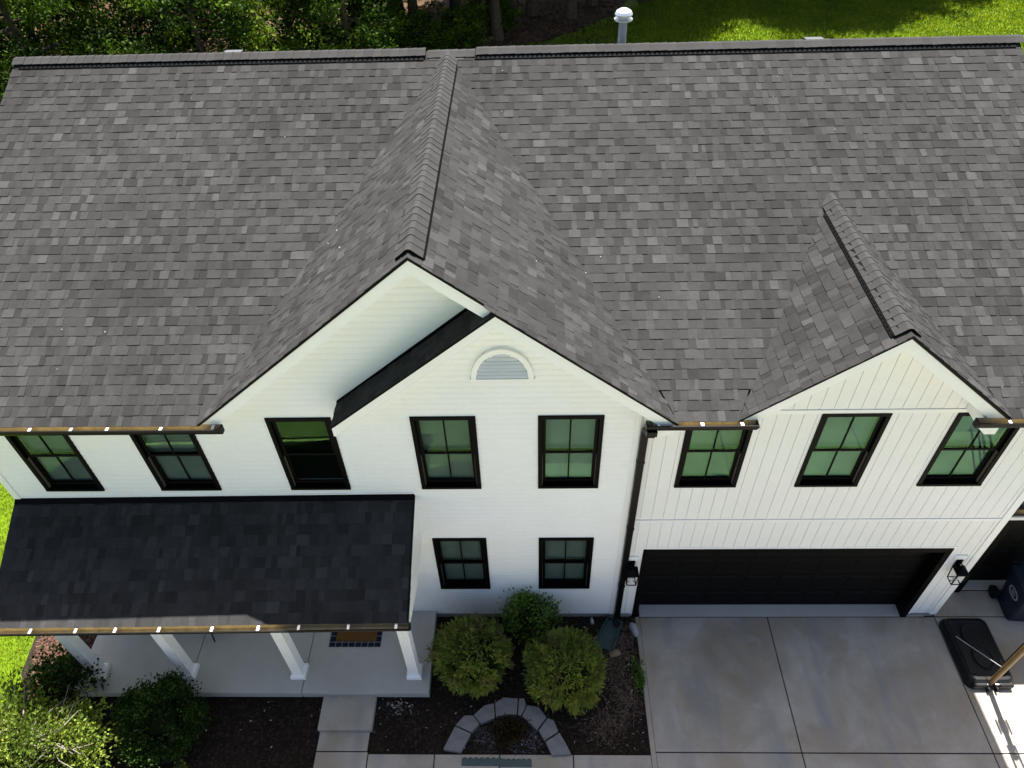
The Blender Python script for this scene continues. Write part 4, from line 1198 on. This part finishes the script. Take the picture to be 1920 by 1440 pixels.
def arbor(x, y, rx, ry, rz, zc, label, seed, nc=290, per=24):
    g = np.random.default_rng(seed)
    root = empty('arborvitae', (x, y, 0), label, 'shrub', 'rounded arborvitae shrubs behind the arched edging')
    MB().tube([(0, 0, -.05), (0, 0, .4)], [.05, .03], 8).build('stem', M['bark'], root)
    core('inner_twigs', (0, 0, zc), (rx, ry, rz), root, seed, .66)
    c = sphere_dirs(nc, g); c = c[c[:, 2] > -.72]; nc = len(c)
    ck = bumpy(c, seed+1, 26, .20)*g.uniform(.82, 1.0, nc)
    tap = 1-.26*np.clip(c[:, 2], 0, 1)**1.5
    C = np.stack([c[:, 0]*rx*ck*tap, c[:, 1]*ry*ck*tap, zc+c[:, 2]*rz*ck*1.06], 1)
    yellow = np.clip(-c[:, 1]*.5-c[:, 2]*.25, 0, .6)  # bounced light put into the colour: front and lower side yellower
    ct = np.clip(g.normal(.30, .13, nc)+yellow*g.uniform(.2, .9, nc), .02, .74)
    dead = g.uniform(0, 1, nc) < .09
    idx = np.repeat(np.arange(nc), per); n = len(idx)
    axis = norm(c+np.array([0, 0, .75])+g.normal(0, .25, (nc, 3)))
    off = g.normal(0, .045, (n, 3))
    P = C[idx]+off-axis[idx]*.03
    out = norm(axis[idx]+off*7+g.normal(0, .28, (n, 3)))
    side = norm(np.cross(out, g.normal(size=(n, 3))))
    tone = np.clip(ct[idx]+g.normal(0, .09, n), 0, .8); tone[dead[idx] & (g.uniform(0, 1, n) < .7)] = .98
    Vs, Fs, Ts = [], [], []; k = 0
    for j, a in enumerate((-.7, -.3, .05, .42, .8)):
        dd = out*math.cos(a)+side*math.sin(a)
        V, F = leaves(P+out*(.014*(2-abs(j-2))), dd, g.uniform(.035, .075, n)*(1.2 if j == 2 else .9), g.uniform(.006, .0115, n), g)
        Vs.append(V); Fs.append(F+k); Ts.append(tone+g.normal(0, .03, n)); k += len(V)
    link('foliage', fast_mesh('foliage', np.concatenate(Vs), np.concatenate(Fs), M['arbor'], np.clip(np.concatenate(Ts), 0, 1)), root)
    return root

def leafy(name, x, y, rx, ry, rz, zc, label, cat, m, seed, n=7000, L=.05, W=.014, clumps=60, twigs=0, spread=.16, inner=.72, group=None, up=.4, corek=.75, twigm='bark'):
    g = np.random.default_rng(seed)
    root = empty(name, (x, y, 0), label, cat, group)
    b = MB()
    b.tube([(0, 0, -.05), (.01, 0, zc*.6), (0, 0, zc)], [.035, .03, .02], 7)
    for i in range(9):
        d = sphere_dirs(1, g)[0]; d[2] = abs(d[2])*.7+.2
        b.tube([(0, 0, zc*.3), (d[0]*rx*.45, d[1]*ry*.45, zc*.5+d[2]*rz*.35), (d[0]*rx*.85, d[1]*ry*.85, zc+d[2]*rz*.7)], [.02, .014, .006], 5)
    b.build('stem', M['bark'], root)
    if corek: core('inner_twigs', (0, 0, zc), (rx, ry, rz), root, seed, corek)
    c = sphere_dirs(clumps, g); c = c[c[:, 2] > -.7]; nc = len(c)
    ck = g.uniform(inner, 1.02, nc)
    ct = np.clip(g.normal(.42, .20, nc), 0, 1)
    idx = g.integers(0, nc, n)
    off = g.normal(0, spread, (n, 3))
    d = c[idx]*ck[idx][:, None]+off
    P = np.stack([d[:, 0]*rx, d[:, 1]*ry, zc+d[:, 2]*rz], 1)
    ok = P[:, 2] > .0
    P, d, idx = P[ok], d[ok], idx[ok]; k = len(P)
    dirs = norm(norm(d)*.7+np.array([0, 0, up])+g.normal(0, .55, (k, 3)))
    V, F = leaves(P, dirs, g.uniform(L*.6, L*1.3, k), g.uniform(W*.7, W*1.3, k), g)
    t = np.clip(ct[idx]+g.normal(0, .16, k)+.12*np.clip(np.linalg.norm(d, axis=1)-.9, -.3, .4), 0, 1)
    link('foliage', fast_mesh('foliage', V, F, m, t), root)
    if twigs:
        b = MB()
        for i in range(twigs):
            q = sphere_dirs(1, g)[0]; q[2] = abs(q[2])*.8+.15
            p1 = Vector((q[0]*rx*.9, q[1]*ry*.9, zc+q[2]*rz*.85)); p0 = Vector((q[0]*rx*.35, q[1]*ry*.35, zc+q[2]*rz*.3))
            jit = lambda s: Vector(g.normal(0, s, 3))
            b.tube([p0, (p0+p1)/2+jit(.07), p1+jit(.08), p1*1.0+Vector((q[0]*.22, q[1]*.22, .05))+jit(.1)], [.012, .010, .007, .003], 5)
        b.build('twigs', M[twigm], root)['kind'] = 'stuff'
    return root

arbor(-.90, -1.03, .62, .60, .66, .62, 'rounded arborvitae shrub left of the pair, nearest the porch corner', 41)
arbor(.72, -1.28, .63, .60, .67, .62, 'rounded arborvitae shrub right of the pair, foot coloured yellower as bounced light, nearest the driveway', 57)
leafy('boxwood', .12, -.30, .48, .36, .60, .55, 'loose green leafy bush against the white wall behind the two arborvitae', 'shrub', M['box'], 61, 2600, .06, .02, 40, 0, .2, .55, up=.7, corek=.45)
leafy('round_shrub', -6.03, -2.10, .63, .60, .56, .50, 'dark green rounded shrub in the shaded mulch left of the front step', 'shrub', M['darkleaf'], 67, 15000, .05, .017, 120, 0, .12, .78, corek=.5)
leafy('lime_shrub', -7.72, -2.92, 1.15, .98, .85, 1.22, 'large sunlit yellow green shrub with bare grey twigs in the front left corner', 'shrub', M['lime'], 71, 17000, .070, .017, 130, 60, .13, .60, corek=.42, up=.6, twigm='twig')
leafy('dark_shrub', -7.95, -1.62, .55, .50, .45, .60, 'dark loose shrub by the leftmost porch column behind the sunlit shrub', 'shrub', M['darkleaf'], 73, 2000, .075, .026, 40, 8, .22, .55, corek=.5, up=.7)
leafy('bronze_plant', -.28, -2.12, .27, .24, .18, .10, 'low bronze brown plant inside the stone arch', 'plant', M['brown_leaf'], 79, 2600, .05, .012, 36, 0, .2, .3, corek=0)
leafy('weed', 2.03, -1.10, .09, .34, .10, .02, 'green weed tuft growing along the left edge of the driveway', 'weed', M['box'], 83, 700, .055, .012, 22, 0, .2, .4, corek=0, up=.9)
leafy('seedling', -5.62, -2.72, .10, .10, .12, .08, 'small lime green seedling at the foot of the round dark shrub', 'plant', M['lime'], 85, 160, .05, .014, 12, 0, .2, .4, corek=0, up=.9)

# mulch chips, pebbles, straw
def scatter(n, x0, x1, y0, y1, ex=()):
    p = np.stack([nrg.uniform(x0, x1, n), nrg.uniform(y0, y1, n)], 1)
    for (a, c, d, e) in ex: p = p[~((p[:, 0] > a) & (p[:, 0] < c) & (p[:, 1] > d) & (p[:, 1] < e))]
    return p
xy = np.concatenate([scatter(15000, -8.2, 2.06, -2.44, -.0, ((-7.95, -1.6, -1.57, .1), (-3.5, -2.55, -2.5, -1.5))), scatter(2600, -8.2, -3.5, -3.2, -2.44)])
chips(len(xy), xy, -.034, .036, M['chip'], 'wood_chips')
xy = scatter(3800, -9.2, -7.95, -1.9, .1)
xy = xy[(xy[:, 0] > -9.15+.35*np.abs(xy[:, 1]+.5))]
chips(len(xy), xy, -.034, .05, M['litchip'], 'sunlit_chips')  # mulch chips in their painted sunlit colour
g_ = nrg
cl = np.concatenate([g_.normal((-2.2, -1.68), (.17, .08), (60, 2)), scatter(90, -8.0, 2.0, -2.42, -1.55, ((-3.5, -2.55, -2.5, -1.5),)), scatter(40, 1.0, 2.05, -2.4, -.1)])
cl = cl[cl[:, 1] < -.05]
chips(len(cl), cl, -.022, .026, M['pebble'], 'pebbles', flat=.1)
# straw and dry needles
def straw(name, centers, n, spread, L, m):
    P = []
    for (cx, cy) in centers: P.append(g_.normal((cx, cy), spread, (n, 2)))
    P = np.concatenate(P); P = P[(P[:, 0] < 2.07) & (P[:, 1] > -2.44) & (P[:, 1] < -.02)]; k = len(P)
    a = g_.uniform(0, 2*math.pi, k)
    D = np.stack([np.cos(a), np.sin(a), np.abs(g_.normal(0, .25, k))], 1)
    V, F = leaves(np.stack([P[:, 0], P[:, 1], np.full(k, -.02)], 1), D, g_.uniform(L*.5, L*1.3, k), .0042)
    link(name, fast_mesh(name, V, F, m, g_.uniform(0, 1, k)))['kind'] = 'stuff'
straw('dry_straw', [(1.62, -.55), (1.75, -.85), (1.62, -1.05), (1.72, -1.35), (1.8, -1.6), (1.55, -1.9), (1.3, -2.05), (1.85, -.45)], 420, (.17, .15), .10, M['straw'])
straw('grey_twigs', [(-.62, -2.28), (-.1, -2.35), (.18, -2.25), (-.75, -2.1), (.2, -2.05)], 90, (.12, .09), .13, mat('grey_straw', (.2, .2, .21), .85, .15, tone=[(.03, .03, .035), (.10, .10, .11), (.24, .24, .25)]))

# grass blades where the lawn is close or sunlit
def grass(n, poly, L, name, W=.006):
    xs = [p[0] for p in poly]; ys = [p[1] for p in poly]
    P = np.stack([g_.uniform(min(xs), max(xs), n), g_.uniform(min(ys), max(ys), n)], 1)
    ins = np.zeros(len(P), bool)
    for i in range(len(poly)):
        (ax, ay), (bx, by) = poly[i], poly[(i+1) % len(poly)]
        c = ((ay > P[:, 1]) != (by > P[:, 1])) & (P[:, 0] < (bx-ax)*(P[:, 1]-ay)/((by-ay) or 1e-9)+ax)
        ins ^= c
    P = P[ins]; k = len(P)
    a = g_.uniform(0, 2*math.pi, k)
    D = np.stack([np.cos(a)*.5, np.sin(a)*.5, g_.uniform(.5, 1.2, k)], 1)
    V, F = leaves(np.stack([P[:, 0], P[:, 1], np.full(k, -.075)], 1), D, g_.uniform(L*.5, L*1.4, k), W)
    pat = .5+.22*np.sin(P[:, 0]*1.9+np.sin(P[:, 1]*1.3)*2)*np.sin(P[:, 1]*2.3)+g_.normal(0, .18, k)
    link(name, fast_mesh(name, V, F, M['blade'], np.clip(pat, 0, 1)))['kind'] = 'stuff'
grass(60000, [(-12.5, -2.6), (-8.5, -2.0), (-9.2, -1.1), (-9.3, -.1), (-8.5, .4), (-8.0, .4), (-8.0, 6), (-14, 6)], .075, 'grass')
grass(110000, [(2, 26.5), (28, 26.5), (30, 37), (8, 38), (5, 33.5), (1.5, 30)], .13, 'grass', .02)

# tiny pale bits of debris on the shingles
deb = MB()
for i in range(34):
    x, y = rng.uniform(-7.5, 7.8), rng.uniform(-.2, 5.2)
    zz = zmain(y)
    for xa, za, sl_ in ((XA, ZR, S2 if x < XA else S2R), (XS, ZS, S3)): zz = max(zz, za-sl_*abs(x-xa)) if y < 5 else zz
    q = rng.uniform(.004, .011); deb.add([(x-q, y, zz+.028), (x, y-q*.7, zz+.030), (x+q, y, zz+.028), (x, y+q*.8, zz+.032), (x, y, zz+.010)], [(0, 1, 2, 3), (0, 4, 1), (1, 4, 2), (2, 4, 3), (3, 4, 0)])
deb.build('debris', M['logo'] if False else mat('pale_debris', (.30, .29, .27), .8, .2), roof)['kind'] = 'stuff'
# ------------------------------------------------------------------ trees
def tree_proto(seed, h, cr, cz, rz, nl, L, W, low=.0):
    """returns (trunk mesh, crown mesh)"""
    g = np.random.default_rng(seed)
    b = MB()
    tr_ = h*.022
    lean = g.normal(0, .25, 2)
    top = Vector((lean[0], lean[1], h*.8))
    b.tube([(0, 0, -.1), (lean[0]*.2, lean[1]*.2, h*.15), (lean[0]*.5, lean[1]*.5, h*.45), top], [tr_*1.5, tr_, tr_*.7, tr_*.2], 10)
    tips = []
    nb = 26
    for i in range(nb):
        zz = cz-rz*.9+(2*rz*.85)*(i/nb)
        a = i*2.399+g.normal(0, .3); r = cr*math.sqrt(max(.1, 1-((zz-cz)/rz)**2))*g.uniform(.75, 1.05)
        p0 = Vector((lean[0]*min(1, zz/h), lean[1]*min(1, zz/h), max(.6, zz-.25*r)))
        p2 = Vector((r*math.cos(a), r*math.sin(a), zz+g.normal(0, .25)))
        p1 = p0.lerp(p2, .5)+Vector((0, 0, -.12*r*.5))+Vector(g.normal(0, .15, 3))
        b.tube([p0, p1, p2], [tr_*.35, tr_*.22, tr_*.06], 6)
        for q in (.55, .78, 1.0):
            c = p0.lerp(p2, q)
            tips.append((c, .45+.35*(1-q)))
            for m_ in range(2): tips.append((c+Vector(g.normal(0, cr*.16, 3)), .5))
    tm = b.mesh('trunk', M['bark'])
    T = np.array([list(t[0]) for t in tips])
    tone = np.clip(g.normal(.42, .30, len(T)), 0, 1)
    idx = g.integers(0, len(T), nl)
    off = g.normal(0, cr*.085, (nl, 3))*np.array([1, 1, .6])
    P = T[idx]+off
    ok = P[:, 2] > .25
    P, idx = P[ok], idx[ok]; k = len(P)
    dirs = norm(off[ok]*.6/(cr*.085)+np.array([0, 0, -.25])+g.normal(0, .6, (k, 3)))
    V, F = leaves(P, dirs, g.uniform(L*.6, L*1.35, k), g.uniform(W*.7, W*1.2, k), g)
    cm = fast_mesh('crown', V, F, M['tree'], np.clip(tone[idx]+g.normal(0, .15, k), 0, 1))
    return tm, cm
PA = tree_proto(101, 10, 3.6, 5.6, 4.6, 15000, .20, .055)
PB = tree_proto(102, 9, 3.2, 4.6, 4.1, 14000, .20, .055)
PC = tree_proto(103, 12, 4.3, 8.3, 3.6, 30000, .27, .09)
PD = tree_proto(104, 3.2, 1.7, 1.55, 1.4, 7000, .17, .045)
def tree(proto, x, y, rot, s, label, name='tree', group='trees of the wood behind the house'):
    r = empty(name, (x, y, -.05), label, 'tree' if name == 'tree' else 'bush', group, rot=(0, 0, rot))
    r.scale = (s, s, s)
    link('trunk', proto[0], r); link('crown', proto[1], r)
ORD = 'first second third fourth fifth sixth seventh eighth ninth tenth eleventh twelfth'.split()
def row(spots, label, rot, **kw):
    """plants each spot and words its label by its order from the left"""
    order = sorted(range(len(spots)), key=lambda i: proj((spots[i][0], spots[i][1], 2.5))[0])
    for i, (x, y, p, s) in enumerate(spots):
        k = order.index(i)
        tree(p, x, y, i*rot[0]+rot[1], s, label % (ORD[k] if k else 'leftmost'), **kw)
row([(-24.5, 21, PA, 1.0), (-20.5, 25, PB, 1.05), (-18.0, 20.5, PB, .95), (-14.6, 24, PA, .95), (-12.2, 21.5, PB, .85), (-10.2, 26.0, PA, .9),
     (-7.2, 24.2, PB, .8), (-15.8, 29, PA, 1.15), (-8.2, 31, PA, 1.1), (-21.5, 31, PA, 1.2), (-26, 27, PB, 1.2)],
    '%s from the left of the dense leafy trees behind the left half of the roof', (1.7, 0))
row([(-5.2, 29.5, PC, .9), (-3.4, 31.5, PC, .95), (-1.3, 30.5, PC, .85), (.4, 34.0, PC, 1.0), (2.4, 33.4, PC, .9), (-6.5, 33.5, PC, 1.0), (3.6, 35.4, PC, 1.0), (-2.6, 35.6, PC, 1.0), (1.6, 38.5, PC, 1.0)],
    '%s from the left of the bare trunked trees at the edge of the back lawn', (2.1, 0))
row([(6.4, 35.8, PC, .95), (9.0, 39.9, PC, .95), (12.2, 40.3, PC, .95), (15.7, 36.9, PC, .95), (19.0, 39.4, PC, .95), (22.2, 41.2, PC, .95), (27, 45, PC, 1.0)],
    '%s from the left of the tall trees shading the far side of the back lawn', (1.3, .4))
row([(-16.5, 18.2, PD, 1.1), (-13.2, 18.6, PD, .95), (-22.0, 17.4, PD, 1.2), (-19.6, 15.4, PD, 1.0), (-9.0, 22.8, PD, .9), (-11.0, 19.0, PD, .9), (-6.4, 26.6, PD, .9), (-4.6, 27.6, PD, .75), (-2.9, 29.2, PD, .7), (-7.6, 24.0, PD, .9), (-1.2, 31.6, PD, .6)],
    '%s from the left of the low leafy bushes in front of the wood', (1.9, 0), name='bush', group='understorey bushes behind the house')
# sunlit patches of fallen leaves between the trunks are part of the litter
xy = np.stack([g_.uniform(-14, 5, 5000), g_.uniform(25, 36, 5000)], 1)
chips(len(xy), xy, -.045, .12, mat('fallen_leaf', (.15, .08, .04), .9, .1, tone=[(.025, .016, .010), (.07, .038, .02), (.15, .085, .045)]), 'fallen_leaves', flat=.4)
